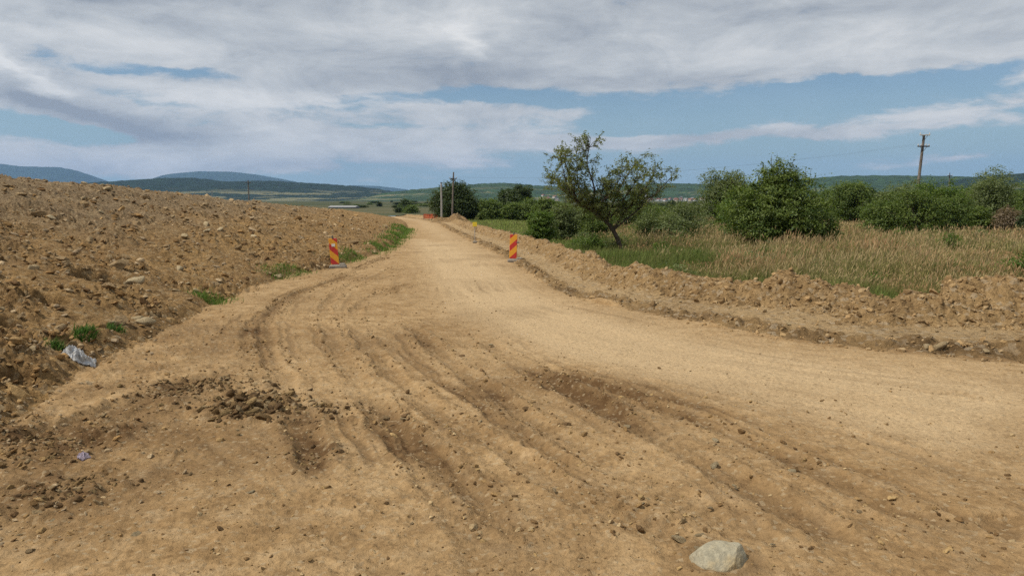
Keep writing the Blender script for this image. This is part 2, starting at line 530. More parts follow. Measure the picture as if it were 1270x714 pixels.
def plain_mat():
    m, nt, b, out = new_mat('plain fields')
    pos = nd(nt, 'ShaderNodeNewGeometry').outputs['Position']
    mp = nd(nt, 'ShaderNodeMapping'); mp.inputs['Scale'].default_value = (.0045, .0024, 1); mp.inputs['Rotation'].default_value = (0, 0, .3)
    nt.links.new(pos, mp.inputs[0])
    v = nd(nt, 'ShaderNodeTexVoronoi', voronoi_dimensions='2D'); v.inputs['Scale'].default_value = 1; nt.links.new(mp.outputs[0], v.inputs['Vector'])
    s = nd(nt, 'ShaderNodeSeparateColor'); nt.links.new(v.outputs['Color'], s.inputs[0])
    r = nd(nt, 'ShaderNodeValToRGB'); nt.links.new(s.outputs[0], r.inputs[0])
    el = r.color_ramp.elements
    el[0].position = 0; el[0].color = (.035, .052, .02, 1); el[1].position = 1; el[1].color = (.15, .125, .06, 1)
    for p, c in ((.3, (.05, .06, .022)), (.55, (.085, .08, .034)), (.8, (.045, .062, .024))):
        e = el.new(p); e.color = (*c, 1)
    n1 = noise_n(nt, pos, .03, 6, .65); n2 = noise_n(nt, pos, .4, 4, .7)
    c = mix_c(nt, maprange(nt, n1, .5, .66, 0, .75), r.outputs[0], (.04, .055, .018))
    c = mix_c(nt, maprange(nt, n2, .55, .3, 0, .5), c, (.04, .05, .018))
    mp2 = nd(nt, 'ShaderNodeMapping'); mp2.inputs['Scale'].default_value = (.006, .035, 1); nt.links.new(pos, mp2.inputs[0])
    n3 = noise_n(nt, mp2.outputs[0], 1, 5, .6)
    c = mix_c(nt, maprange(nt, n3, .52, .58, 0, .75), c, (.135, .11, .055))
    c = mix_c(nt, maprange(nt, n3, .45, .40, 0, .8), c, (.028, .04, .014))
    nt.links.new(c, b.inputs['Base Color'])
    return m


M_meadow = grass_ground(); M_plain = plain_mat()


def hill_mat(name, forest, clearing, amount):
    m, nt, b, out = new_mat(name)
    pos = nd(nt, 'ShaderNodeNewGeometry').outputs['Position']
    mp = nd(nt, 'ShaderNodeMapping'); mp.inputs['Scale'].default_value = (.6, 1, 3); nt.links.new(pos, mp.inputs[0])
    n1 = noise_n(nt, mp.outputs[0], .0065, 5, .6); n2 = noise_n(nt, pos, .022, 6, .8); n3 = noise_n(nt, pos, .07, 3, .8)
    c = mix_c(nt, maprange(nt, n2, .35, .65), forest, tuple(x * 3.0 for x in forest))
    k = maprange(nt, n1, .62 - amount, .65 - amount, 0, .95)
    low = nd(nt, 'ShaderNodeSeparateXYZ'); nt.links.new(pos, low.inputs[0])
    k = math_n(nt, 'MULTIPLY', k, maprange(nt, low.outputs[2], 62, 22))
    c = mix_c(nt, k, c, clearing)
    nt.links.new(c, b.inputs['Base Color'])
    bump_n(nt, b, n2, 30, 1)
    return m


M_hill = hill_mat('forested hill', (.009, .019, .009), (.25, .235, .12), .10)
M_green = hill_mat('near forested hill', (.022, .042, .014), (.24, .225, .11), .08)
M_mount = hill_mat('mountain forest', (.02, .035, .02), (.05, .06, .03), -.1)


def leaf_mat(name, a, b2, trans=.35, rough=.5):
    m, nt, b, out = new_mat(name)
    t = attr_n(nt, 'tint').outputs['Fac']
    c = mix_c(nt, t, a, b2)
    nt.links.new(c, b.inputs['Base Color']); b.inputs['Roughness'].default_value = rough; b.inputs['Specular IOR Level'].default_value = .3
    tr = nd(nt, 'ShaderNodeBsdfTranslucent')
    c2 = mix_c(nt, 1.0, c, (1.25, 1.35, .55), 'MULTIPLY'); nt.links.new(c2, tr.inputs[0])
    mx = nd(nt, 'ShaderNodeMixShader'); mx.inputs[0].default_value = trans
    nt.links.new(b.outputs[0], mx.inputs[1]); nt.links.new(tr.outputs[0], mx.inputs[2]); nt.links.new(mx.outputs[0], out.inputs[0])
    return m


L_bush = leaf_mat('hawthorn leaves', (.045, .08, .014), (.19, .235, .05), .34)
L_willow = leaf_mat('willow leaves', (.10, .125, .04), (.24, .255, .10), .45)
L_dark = leaf_mat('dark leaves', (.028, .048, .013), (.085, .115, .03), .25)
L_mid = leaf_mat('mid leaves', (.06, .10, .022), (.19, .235, .06), .38)
L_pale = leaf_mat('pale leaves', (.09, .12, .04), (.21, .24, .095), .36)
L_fresh = leaf_mat('fresh leaves', (.06, .11, .016), (.15, .21, .035), .35)
L_brown = leaf_mat('brown seed heads', (.15, .11, .065), (.26, .19, .12), .3)
M_grass = bpy.data.materials.new('grass blades')


def grass_mat(name):
    m, nt, b, out = new_mat(name)
    c = attr_n(nt, 'col').outputs['Color']
    nt.links.new(c, b.inputs['Base Color']); b.inputs['Roughness'].default_value = .6
    tr = nd(nt, 'ShaderNodeBsdfTranslucent'); nt.links.new(c, tr.inputs[0])
    mx = nd(nt, 'ShaderNodeMixShader'); mx.inputs[0].default_value = .35
    nt.links.new(b.outputs[0], mx.inputs[1]); nt.links.new(tr.outputs[0], mx.inputs[2]); nt.links.new(mx.outputs[0], out.inputs[0])
    return m


M_grass = grass_mat('grass blades')


def simple(name, col, var=.25, scale=8, rough=.85, bump=.0, spec=.2, col2=None):
    m, nt, b, out = new_mat(name)
    co = nd(nt, 'ShaderNodeTexCoord').outputs['Object']
    n = noise_n(nt, co, scale, 5, .65)
    c2 = col2 or tuple(x * (1 - var) for x in col)
    c = mix_c(nt, maprange(nt, n, .35, .65), col, c2)
    nt.links.new(c, b.inputs['Base Color']); b.inputs['Roughness'].default_value = rough; b.inputs['Specular IOR Level'].default_value = spec
    if bump: bump_n(nt, b, n, bump)
    return m


M_bark = simple('bark', (.10, .078, .055), .5, 14, .95, .02)
M_twig = simple('twigs', (.13, .105, .075), .3, 14)
M_pole = simple('weathered pole timber', (.20, .17, .14), .4, 3, .9, .004, col2=(.11, .09, .075))
M_conc = simple('pole concrete', (.36, .34, .31), .25, 3, .9, .004)
M_iron = simple('dark iron', (.06, .055, .055), .3, 12, .6)
M_cer = simple('pale ceramic', (.55, .53, .5), .2, 9, .35, spec=.5)
M_base = simple('grey rubber foot', (.19, .18, .17), .4, 20, .9, .004, col2=(.3, .25, .18))
M_peg = simple('peg metal', (.10, .10, .11), .2, 10, .5)
M_wall = simple('whitewashed wall', (.55, .53, .49), .15, .3)
M_wall2 = simple('ochre wall', (.5, .42, .3), .15, .3)
M_roof = simple('red tile roof', (.26, .11, .07), .3, .5)
M_roof2 = simple('grey roof', (.26, .25, .25), .3, .5)
M_win = simple('window dark', (.04, .045, .05), .2, 2, .2, spec=.5)
M_orange = simple('orange barrier netting', (.75, .10, .03), .35, 5, .7)
M_yel = simple('yellow sign plate', (.72, .55, .05), .15, 12, .5)
M_white = simple('white reflective patch', (.75, .74, .7), .2, 25, .5)
M_plastic = simple('dusty white plastic', (.43, .45, .47), .35, 14, .5, .01, .4, col2=(.30, .28, .25))
M_litter = simple('lilac plastic scrap', (.45, .38, .44), .4, 30, .5, .004)


def rock_mat(name, a, b2, c3):
    m, nt, b, out = new_mat(name)
    co = nd(nt, 'ShaderNodeTexCoord').outputs['Object']
    oi = nd(nt, 'ShaderNodeObjectInfo')
    n1 = noise_n(nt, co, 5, 5, .65); n2 = noise_n(nt, co, 40, 4, .7)
    c = mix_c(nt, oi.outputs['Random'], a, b2)
    c = mix_c(nt, maprange(nt, n1, .45, .7, 0, .8), c, c3)
    g = maprange(nt, n2, .25, .75, .75, 1.25)
    cc = nd(nt, 'ShaderNodeVectorMath', operation='SCALE'); nt.links.new(c, cc.inputs[0]); nt.links.new(g, cc.inputs[3])
    nt.links.new(cc.outputs[0], b.inputs['Base Color'])
    bump_n(nt, b, n2, .012)
    return m


M_rock = rock_mat('tan stone', (.40, .29, .16), (.25, .165, .08), (.19, .115, .05))
M_rockp = rock_mat('pale stone', (.43, .345, .21), (.36, .265, .145), (.27, .18, .085))
M_bould = rock_mat('grey ochre boulder', (.32, .285, .20), (.32, .285, .20), (.33, .235, .11))


def clod_mat():
    m, nt, b, out = new_mat('loose clods')
    c = attr_n(nt, 'col').outputs['Color']
    pos = nd(nt, 'ShaderNodeNewGeometry').outputs['Position']
    n = noise_n(nt, pos, 70, 3, .7)
    cc = nd(nt, 'ShaderNodeVectorMath', operation='SCALE'); nt.links.new(c, cc.inputs[0]); nt.links.new(maprange(nt, n, .25, .75, .7, 1.3), cc.inputs[3])
    nt.links.new(cc.outputs[0], b.inputs['Base Color'])
    bump_n(nt, b, n, .012)
    return m


M_clod = clod_mat()

# ------------------------------------------------------------------ ground
def polar(az0, az1, naz, r0, r1, nr):
    az = np.linspace(az0, az1, naz); r = np.exp(np.linspace(math.log(r0), math.log(r1), nr))
    A, Rr = np.meshgrid(az, r)
    x = (Rr * np.sin(A)).ravel(); y = (Rr * np.cos(A)).ravel()
    i = np.arange(naz * nr).reshape(nr, naz)
    F = np.stack([i[:-1, :-1], i[:-1, 1:], i[1:, 1:], i[1:, :-1]], -1).reshape(-1, 4)[:, ::-1]
    return x, y, F


ZONES = {'dirt_road': M_road, 'earth_bank': M_bank, 'spoil_ridge': M_spoil, 'meadow': M_meadow}
GX, GY, GF = polar(R_(-47), R_(47), 1250, 2.3, 150, 1150)
gz, gdark, gpale, ggrey, gspoil, gmead, gd, gq = fields(GX, GY)
chunks = [(GX, GY, gz, gdark, gpale, ggrey, GF, gd, gq)]
# a coarser ring beside and behind the camera
for a0, a1 in ((R_(47), R_(313)),):
    x, y, Fc = polar(a0, a1, 240, 2.3, 150, 160)
    z, dk, pl, ob, os_, md, d_, q_ = fields(x, y)
    chunks.append((x, y, z, dk, pl, ob, Fc, d_, q_))
# the disc under the camera
ii = np.linspace(0, 2 * math.pi, 120, endpoint=False)
allV, allM, allF, allZone = [], [], [], []
off = 0
for (x, y, z, dk, pl, gy, F, d_, q_) in chunks:
    allV.append(np.stack([x, y, z], 1)); allM.append(np.stack([dk, pl, gy], 1)); allF.append(F + off)
    fd = d_[F].mean(1); fq = q_[F].mean(1)
    zone = np.zeros(len(F), int)
    zone[fd > .05] = 1
    zone[(fd <= .05) & (fq > .1)] = 2
    zone[(fd <= .05) & (fq > 3.75)] = 3
    allZone.append(zone); off += len(x)
dx, dy = np.meshgrid(np.linspace(-2.5, 2.5, 40), np.linspace(-2.5, 2.5, 40))
dx, dy = dx.ravel(), dy.ravel()
dz, dk, pl, *_r = fields(dx, dy)
keep_r = np.hypot(dx, dy)
i = np.arange(1600).reshape(40, 40)
F = np.stack([i[:-1, :-1], i[:-1, 1:], i[1:, 1:], i[1:, :-1]], -1).reshape(-1, 4)
F = F[keep_r[F].min(1) < 2.33]
allV.append(np.stack([dx, dy, dz - .012], 1)); allM.append(np.stack([dk, pl, np.zeros_like(dk)], 1)); allF.append(F + off); allZone.append(np.zeros(len(F), int))
AV = np.vstack(allV); AM = np.vstack(allM); AF = np.vstack(allF); AZ = np.concatenate(allZone)
for k, (nm, mt) in enumerate(ZONES.items()):
    f = AF[AZ == k]
    used = np.unique(f)
    rm = np.zeros(len(AV), np.int64); rm[used] = np.arange(len(used))
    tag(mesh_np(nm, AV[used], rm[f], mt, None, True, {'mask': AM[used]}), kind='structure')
del AV, AM, AF

# plain out to the hills
x, y, F = polar(0, 2 * math.pi, 181, 147, 14000, 70)
r_ = np.hypot(x, y)
# joins the near ground, then settles to the plain level
z = macro(x, y) * (1 - sstep(160, 260, r_)) + (-2.2) * sstep(160, 260, r_)
z = z - .06 + 2.5 * fbm(x * .002, y * .002, 101, 2) * sstep(250, 900, r_)
tag(mesh_np('plain', np.stack([x, y, z], 1), F, M_plain, None, True), kind='structure')


def gz_at(x, y):
    a = fields(np.array([float(x)]), np.array([float(y)]))
    return float(a[0][0])


def plain_z(x, y):
    r = math.hypot(x, y)
    if r < 147: return gz_at(x, y)
    x = np.array([float(x)]); y = np.array([float(y)])
    s = float(sstep(160, 260, np.array([r]))[0])
    return float(macro(x, y)[0] * (1 - s) - 2.2 * s - .06 + 2.5 * float(fbm(x * .002, y * .002, 101, 2)[0]) * float(sstep(250, 900, np.array([r]))[0]))


# ------------------------------------------------------------------ hills
HILLS = []


def hill_z(x, y):
    b = plain_z(x, y)
    for XX, YY, ZZ in HILLS:
        if XX.min() < x < XX.max() and YY.min() < y < YY.max():
            fx = np.argmin(np.abs(XX[0] - x)); fy = np.argmin(np.abs(YY[:, 0] - y))
            b = max(b, float(ZZ[fy, fx]))
    return b


def hill(name, prof, D, depth, mat, seed, amp):
    """prof: photo (px, row) of the crest; built as a real ridge of hills D metres away, `depth` thick"""
    prof = np.array(prof, float)
    nx, ny_ = 260, 46
    px = np.linspace(prof[0, 0], prof[-1, 0], nx)
    # smooth interpolation of the crest
    row = np.interp(px, prof[:, 0], prof[:, 1])
    k = np.ones(9) / 9
    row = np.convolve(np.pad(row, 4, 'edge'), k, 'valid')
    X = (px - 635) / F_ * D
    H = CH + (HY - row) / F_ * D
    t = np.linspace(-1, 1, ny_)
    XX, T = np.meshgrid(X, t)
    HH = np.broadcast_to(H, XX.shape)
    spur = .22 * fbm(XX / (depth * .35), T * 1.5, seed, 3)
    prof_t = np.where(T <= 0, sstep(-1.0, .06, T + spur * (1 - np.abs(T)) * np.minimum(1, np.abs(T) * 3)), 1 - sstep(.0, 1, T) * .9)
    n = fbm(XX / amp / 6, T * depth / amp / 6, seed + 3, 4) * amp * np.minimum(1, np.abs(T) * 4 + .25)
    tree = perlin(XX / 22, T * depth / 22, seed + 9) * 3.0 + perlin(XX / 9, T * depth / 9, seed + 11) * 1.5
    ZZ = -8 + (HH + 8) * prof_t + n * prof_t + tree * prof_t * (D / 3500 if D < 5000 else 1.5)
    YY = D + T * depth
    V = np.stack([XX.ravel(), YY.ravel(), ZZ.ravel()], 1)
    HILLS.append((XX, YY, ZZ))
    i = np.arange(nx * ny_).reshape(ny_, nx)
    F = np.stack([i[:-1, :-1], i[:-1, 1:], i[1:, 1:], i[1:, :-1]], -1).reshape(-1, 4)
    return tag(mesh_np(name, V, F, mat, None, True), kind='structure')


hill('mountains', [(-420, 240), (-250, 215), (-100, 200), (0, 203), (30, 207), (80, 208), (100, 213), (125, 223), (150, 238), (175, 246)], 12000, 1900, M_mount, 301, 14)
hill('mountains', [(150, 247), (180, 226), (215, 216), (250, 213), (290, 213.5), (320, 217), (350, 222), (380, 228), (420, 238), (440, 246)], 12800, 1500, M_mount, 311, 14)
hill('mountains', [(380, 246), (400, 236), (440, 230), (470, 231), (505, 235), (540, 246)], 13800, 900, M_mount, 321, 14)
hill('hills', [(60, 246), (100, 234), (125, 227), (170, 224), (210, 221), (240, 221), (280, 226), (330, 224.5), (400, 228), (450, 232), (490, 238), (520, 246)], 4200, 1500, M_hill, 331, 9)
hill('hills', [(455, 248), (490, 238), (530, 234), (560, 231), (600, 228), (625, 227), (660, 230), (700, 232), (760, 238), (800, 245)], 3400, 1100, M_green, 341, 8)
hill('hills', [(700, 247), (740, 236), (770, 230), (810, 227.5), (850, 228), (900, 229), (950, 230), (990, 226), (1010, 221), (1040, 218.5), (1100, 218), (1150, 218.5), (1200, 220), (1260, 228), (1320, 245)], 3600, 1300, M_green, 351, 8)
hill('hills', [(1130, 248), (1165, 232), (1190, 224), (1220, 219), (1260, 216), (1320, 210), (1420, 206), (1550, 215), (1650, 245)], 2700, 1000, M_hill, 361, 8)

# ------------------------------------------------------------------ rocks
def ico(sub):
    import bmesh
    bm = bmesh.new(); bmesh.ops.create_icosphere(bm, subdivisions=sub, radius=1)
    V = np.array([v.co[:] for v in bm.verts]); F = np.array([[v.index for v in f.verts] for f in bm.faces]); bm.free()
    return V, F


ICO1 = ico(1); ICO2 = ico(2); ICO3 = ico(3); ICO4 = ico(4)


def rock_shape(seed, base=ICO3, cuts=15, flat=.62):
    r = np.random.default_rng(seed)
    V, F = base[0].copy(), base[1]
    for _ in range(cuts):
        n = r.normal(size=3); n /= np.linalg.norm(n)
        h = r.uniform(.38, .8)
        d = V @ n
        m = d > h
        V[m] -= np.outer((d[m] - h) * .92, n)
    V *= np.array([r.uniform(.95, 1.5), r.uniform(.7, 1.05), flat * r.uniform(.8, 1.25)])
    V += .09 * np.stack([perlin(V[:, 1] * 2.2 + seed, V[:, 2] * 2.2, 5), perlin(V[:, 0] * 2.2 + seed, V[:, 2] * 2.2, 6), perlin(V[:, 0] * 2.2 + seed, V[:, 1] * 2.2, 7)], 1)
    V += .03 * np.stack([perlin(V[:, 1] * 6 + seed, V[:, 2] * 3, 5), perlin(V[:, 0] * 3 + seed, V[:, 2] * 3, 6), perlin(V[:, 0] * 3 + seed, V[:, 1] * 3, 7)], 1)
    return V, F


ROCKS = []
for k in range(14):
    V, F = rock_shape(900 + k)
    me_o = mesh_np('stone', V, F, M_rock, None, k % 3 == 0)
    ROCKS.append(me_o.data); bpy.data.objects.remove(me_o)
ROCKSP = []
for k in range(5):
    V, F = rock_shape(950 + k, flat=.7, cuts=12)
    me_o = mesh_np('stone', V, F, M_rockp, None, True)
    ROCKSP.append(me_o.data); bpy.data.objects.remove(me_o)


def put_rock(x, y, size, label, group, pale=False, sink=.25, rz=None, flat=1.0, name='stone'):
    o = bpy.data.objects.new(name, random.choice(ROCKSP if pale else ROCKS)); COL.objects.link(o)
    o.scale = (size, size, size * flat)
    o.rotation_euler = (random.uniform(-.4, .4), random.uniform(-.4, .4), random.uniform(0, 6.28) if rz is None else rz)
    o.location = (x, y, gz_at(x, y) + size * (.62 * flat - sink))
    return tag(o, label, 'stone', group)


def rock_px(px, py, wpx, label, group=None, pale=True, sink=.25, flat=1.0):
    p = flat_pt(px, py)
    size = wpx / F_ * p[1] / 2 / 1.02
    return put_rock(p[0], p[1], size, label, group, pale, sink, flat=flat)


# named stones
rock_px(168, 352, 24, 'flat pale stone beside the dark hollow in the rubble bank', flat=.75)
rock_px(146, 334, 30, 'tan block overhanging the dark hollow in the rubble bank', pale=False, sink=.2)
rock_px(104, 254, 17, 'largest boulder high on the left rubble bank near its crest', pale=False, sink=.1)
rock_px(229, 297, 12, 'rounded pale stone halfway up the rubble bank above the green verge')
rock_px(170, 395, 14, 'round pale stone just above the bank toe beside the green weeds')
rock_px(88, 433, 24, 'long tan stone right above the crumpled white plastic sheet', pale=False, flat=.6)
rock_px(315, 296, 9, 'grey stone low on the bank left of the left striped panel')
rock_px(346, 345, 14, 'pale stone on the toe of the bank amid the green verge grass')
rock_px(1150, 431, 13, 'smaller of two pale stones side by side at the right road edge')
rock_px(1166, 430, 19, 'larger of two pale stones side by side at the right road edge')
rock_px(1222, 440, 9, 'small pale stone near the right end of the road edge, past the two pale stones')
rock_px(978, 402, 10, 'pale stone at the foot of the spoil ridge where the road edge bends')
rock_px(893, 344, 11, 'whitish stone on the crest of the spoil ridge below the big round bush')
rock_px(479, 518, 13, 'lone brown clod standing in the tyre tracks', pale=False, sink=.15)
rock_px(845, 668, 26, 'flat tan clod left of the big foreground boulder', pale=True, sink=.45, flat=.6)
rock_px(866, 665, 16, 'small grey clod touching the left of the big foreground boulder', pale=True, sink=.4, flat=.7)

# the foreground boulder
p = flat_pt(893, 696)
V, F = ICO4[0].copy(), ICO4[1]
for n, h in (((-.15, -.55, .8), .62), ((.75, -.5, .35), .72), ((-.85, -.2, .3), .78), ((.2, .8, .5), .7), ((.35, -.9, .05), .8), ((-.5, .55, .6), .75), ((0, 0, 1), .72), ((.9, .3, .2), .85), ((-.3, -.95, .1), .86)):
    n = np.array(n, float); n /= np.linalg.norm(n)
    d = V @ n; m = d > h
    V[m] -= np.outer((d[m] - h) * .85, n)
V = V * np.array([.150, .128, .120])
V += .004 * np.stack([perlin(V[:, 1] * 30, V[:, 2] * 30, 5), perlin(V[:, 0] * 30, V[:, 2] * 30, 6), perlin(V[:, 0] * 30, V[:, 1] * 30, 7)], 1)
b = mesh_np('boulder', V, F, M_bould, None, False)
b.location = (p[0], p[1], p[2] - .008)
tag(b, 'large pale grey boulder half sunk in the dirt at the bottom edge', 'boulder')

# scattered single stones
cnt = 0
while cnt < 150:
    az = random.uniform(-.62, -.16); r = math.exp(random.uniform(math.log(6.5), math.log(38)))
    x, y = r * math.sin(az), r * math.cos(az)
    d = float(np.interp(y, TOE_Y, TOE_X)) - x
    if d < .15 or d > 11: continue
    sz = random.choice([.05, .06, .07, .09, .12]) * (.7 + .022 * r)
    put_rock(x, y, sz, 'loose tan stone lying on the left rubble bank among finer debris', 'stones on the left rubble bank', pale=random.random() < .22, sink=random.uniform(.1, .4), flat=random.uniform(.6, 1)); cnt += 1
cnt = 0
while cnt < 80:
    k = random.uniform(0, 1); P0 = EDGE_S[random.randrange(8, len(EDGE_S) - 3)]
    x = P0[0] + random.uniform(-.3, 3.6); y = P0[1] + random.uniform(-.3, 3.6)
    e, w, ny = edge_field(np.array([x]), np.array([y])); q = e[0] / w[0]
    if not (.1 < q < 3.3) or math.hypot(x, y) > 45 or x > 9: continue
    put_rock(x, y, random.choice([.025, .03, .04, .055]) * (.8 + .012 * y), 'loose stone lying in the spoil ridge along the right road edge', 'stones in the spoil ridge', pale=random.random() < .2, sink=random.uniform(.1, .35), flat=random.uniform(.6, 1)); cnt += 1
cnt = 0
while cnt < 46:
    px, py = random.uniform(20, 1100), random.uniform(400, 700)
    if px > 700 and py < 480: continue
    p = flat_pt(px, py)
    if float(np.interp(p[1], TOE_Y, TOE_X)) - p[0] > -.1: continue
    put_rock(p[0], p[1], random.choice([.012, .016, .022, .03]), 'small pebble pressed into the driven dirt between the tyre tracks', 'pebbles on the driven dirt', pale=random.random() < .7, sink=.3, flat=.7); cnt += 1


# ------------------------------------------------------------------ finer debris, one object each (nobody could count it)
def debris(name, x, y, size, cols, sink, seed, flat=.7):
    r = np.random.default_rng(seed)
    z = fields(x, y)[0]
    big = size > np.quantile(size, .6)
    Vs, Fs, Cs = [], [], []; off = 0
    for base, m in ((ICO2, big), (ICO1, ~big)):
        n = int(m.sum())
        if not n: continue
        B, F = base; nv = len(B)
        V = np.broadcast_to(B, (n, nv, 3)).copy()
        V *= r.uniform(.72, 1.15, (n, nv, 1))
        for _ in range(5):
            nn = r.normal(size=(n, 1, 3)); nn /= np.linalg.norm(nn, axis=2, keepdims=True)
            h = r.uniform(.35, .8, (n, 1)); d = (V * nn).sum(2)
            V -= (np.maximum(d - h, 0) * .9)[..., None] * nn
        V *= np.stack([r.uniform(.7, 1.35, n), r.uniform(.6, 1.1, n), flat * r.uniform(.6, 1.2, n)], 1)[:, None, :]
        a = r.uniform(0, 6.28, n); c, s = np.cos(a)[:, None], np.sin(a)[:, None]
        vx = V[..., 0] * c - V[..., 1] * s; vy = V[..., 0] * s + V[..., 1] * c
        ti = r.normal(0, .35, (n, 1)); vz = V[..., 2] + vx * ti
        V = np.stack([vx, vy, vz], 2) * size[m][:, None, None]
        V += np.stack([x[m], y[m], z[m] + size[m] * (flat * .6 - sink)], 1)[:, None, :]
        Vs.append(V.reshape(-1, 3)); Fs.append((F[None] + (np.arange(n) * nv)[:, None, None]).reshape(-1, 3) + off)
        cc = cols[m] * r.uniform(.75, 1.2, (n, 1))
        Cs.append(np.repeat(cc, nv, 0)); off += n * nv
    return tag(mesh_np(name, np.vstack(Vs), np.vstack(Fs), M_clod, None, False, {'col': np.vstack(Cs)}), kind='stuff')


def pick(n, pal, seed):
    r = np.random.default_rng(seed)
    return np.array(pal)[r.integers(0, len(pal), n)]


# bank rubble
n = 52000
az = rng.uniform(-.72, -.10, n); r = np.exp(rng.uniform(math.log(4.2), math.log(60), n))
x, y = r * np.sin(az), r * np.cos(az)
d = np.interp(y, TOE_Y, TOE_X) - x
spill = np.interp(y, [3, 5, 8, 11, 14], [1.9, 1.7, 1.1, .6, .4])
keep = (d > -spill * rng.random(n) ** 2.2) & (d < 16) & (perlin(x * .9, y * .9, 131) + .5 * perlin(x * .35, y * .35, 133) + rng.normal(0, .25, n) > -.2)
x, y, r = x[keep], y[keep], r[keep]; n = len(x)
size = np.clip(rng.lognormal(math.log(.0155), .72, n), .006, .12) * (.62 + .022 * r)
size = np.where(np.interp(y, TOE_Y, TOE_X) - x < .1, np.minimum(size * .6, .03), size)
tag(debris('rubble', x, y, size, pick(n, [(.33, .21, .09), (.28, .165, .065), (.21, .12, .046), (.40, .29, .165), (.16, .092, .04), (.32, .235, .14)], 3), .2, 5, .62))
# spoil rubble
n = 24000
k = rng.integers(6, len(EDGE_S) - 2, n); t = rng.random(n)[:, None]
P0 = EDGE_S[k] * (1 - t) + EDGE_S[k + 1] * t
x = P0[:, 0] + rng.uniform(-.6, 4, n); y = P0[:, 1] + rng.uniform(-.6, 4, n)
e, w, ny = edge_field(x, y); q = e / w
keep = (q > -.15 * rng.random(n)) & (q < 3.7) & (np.hypot(x, y) < 75) & ((np.abs(q - 1.2) > .6) | (rng.random(n) < .04)) & (x < 12)
x, y = x[keep], y[keep]; n = len(x); r = np.hypot(x, y)
size = np.clip(rng.lognormal(math.log(.0145), .65, n), .006, .07) * (.75 + .018 * r)
tag(debris('spoil_rubble', x, y, size, pick(n, [(.35, .23, .108), (.32, .207, .097), (.27, .172, .078), (.36, .25, .13), (.22, .138, .062)], 4), .34, 6, .8))
# crumbs and clods on the road: along rut berms, in the clod patches and thinly everywhere
xs, ys, ss = [], [], []
for (P, wd, dp, dk, tr) in RUTS[:MAIN - 2]:
    L = np.linalg.norm(np.diff(P, axis=0), axis=1); m = int(L.sum() * 75 * (dp / .04))
    kk = rng.choice(len(P) - 1, m, p=L / L.sum()); t = rng.random(m)[:, None]
    q0 = P[kk] * (1 - t) + P[kk + 1] * t
    tn = (P[kk + 1] - P[kk]) / L[kk][:, None]
    off = rng.choice([-1, 1], m) * rng.normal(1.4 * wd, .35 * wd, m)
    q0 = q0 + np.stack([-tn[:, 1], tn[:, 0]], 1) * off[:, None]
    kp = perlin(q0[:, 0] * 1.1, q0[:, 1] * 1.1, 73) + rng.normal(0, .25, m) > -.05
    xs.append(q0[kp, 0]); ys.append(q0[kp, 1]); ss.append(np.clip(rng.lognormal(math.log(.009), .5, kp.sum()), .003, .035))
n_rut = sum(len(a) for a in xs)
for (c, rad, dk, cl) in PATCH:
    m = int((520 if cl > .07 else 230) * cl / .05 * rad ** 2 / .1)
    if m:
        xs.append(c[0] + rng.normal(0, rad * .55, m)); ys.append(c[1] + rng.normal(0, rad * .5, m)); ss.append(np.clip(rng.lognormal(math.log(.017 if cl > .07 else .011), .55, m), .004, .055 if cl > .07 else .03))
n_patch = sum(len(a) for a in xs)
m = 9000
az = rng.uniform(-.68, .68, m); r = np.exp(rng.uniform(math.log(3), math.log(22), m))
xs.append(r * np.sin(az)); ys.append(r * np.cos(az)); ss.append(np.clip(rng.lognormal(math.log(.005), .55, m), .002, .022) * (.8 + .04 * r))
x = np.concatenate(xs); y = np.concatenate(ys); s_ = np.concatenate(ss)
e, w, ny = edge_field(x, y); d = np.interp(y, TOE_Y, TOE_X) - x
kp = (e < 0) & (d < .1) & (np.hypot(x, y) > 2.6) & ((np.abs(e / w + 1.6) > 1.5) | (rng.random(len(x)) < .15))
fk = np.ones(len(x)); fk[n_rut:n_patch] = .62
x, y, s_, fk = x[kp], y[kp], s_[kp], fk[kp]
tag(debris('road_crumbs', x, y, s_, pick(len(x), [(.34, .225, .098), (.25, .155, .065), (.17, .10, .042), (.15, .09, .04), (.38, .27, .14)], 8) * fk[:, None], .25, 9))


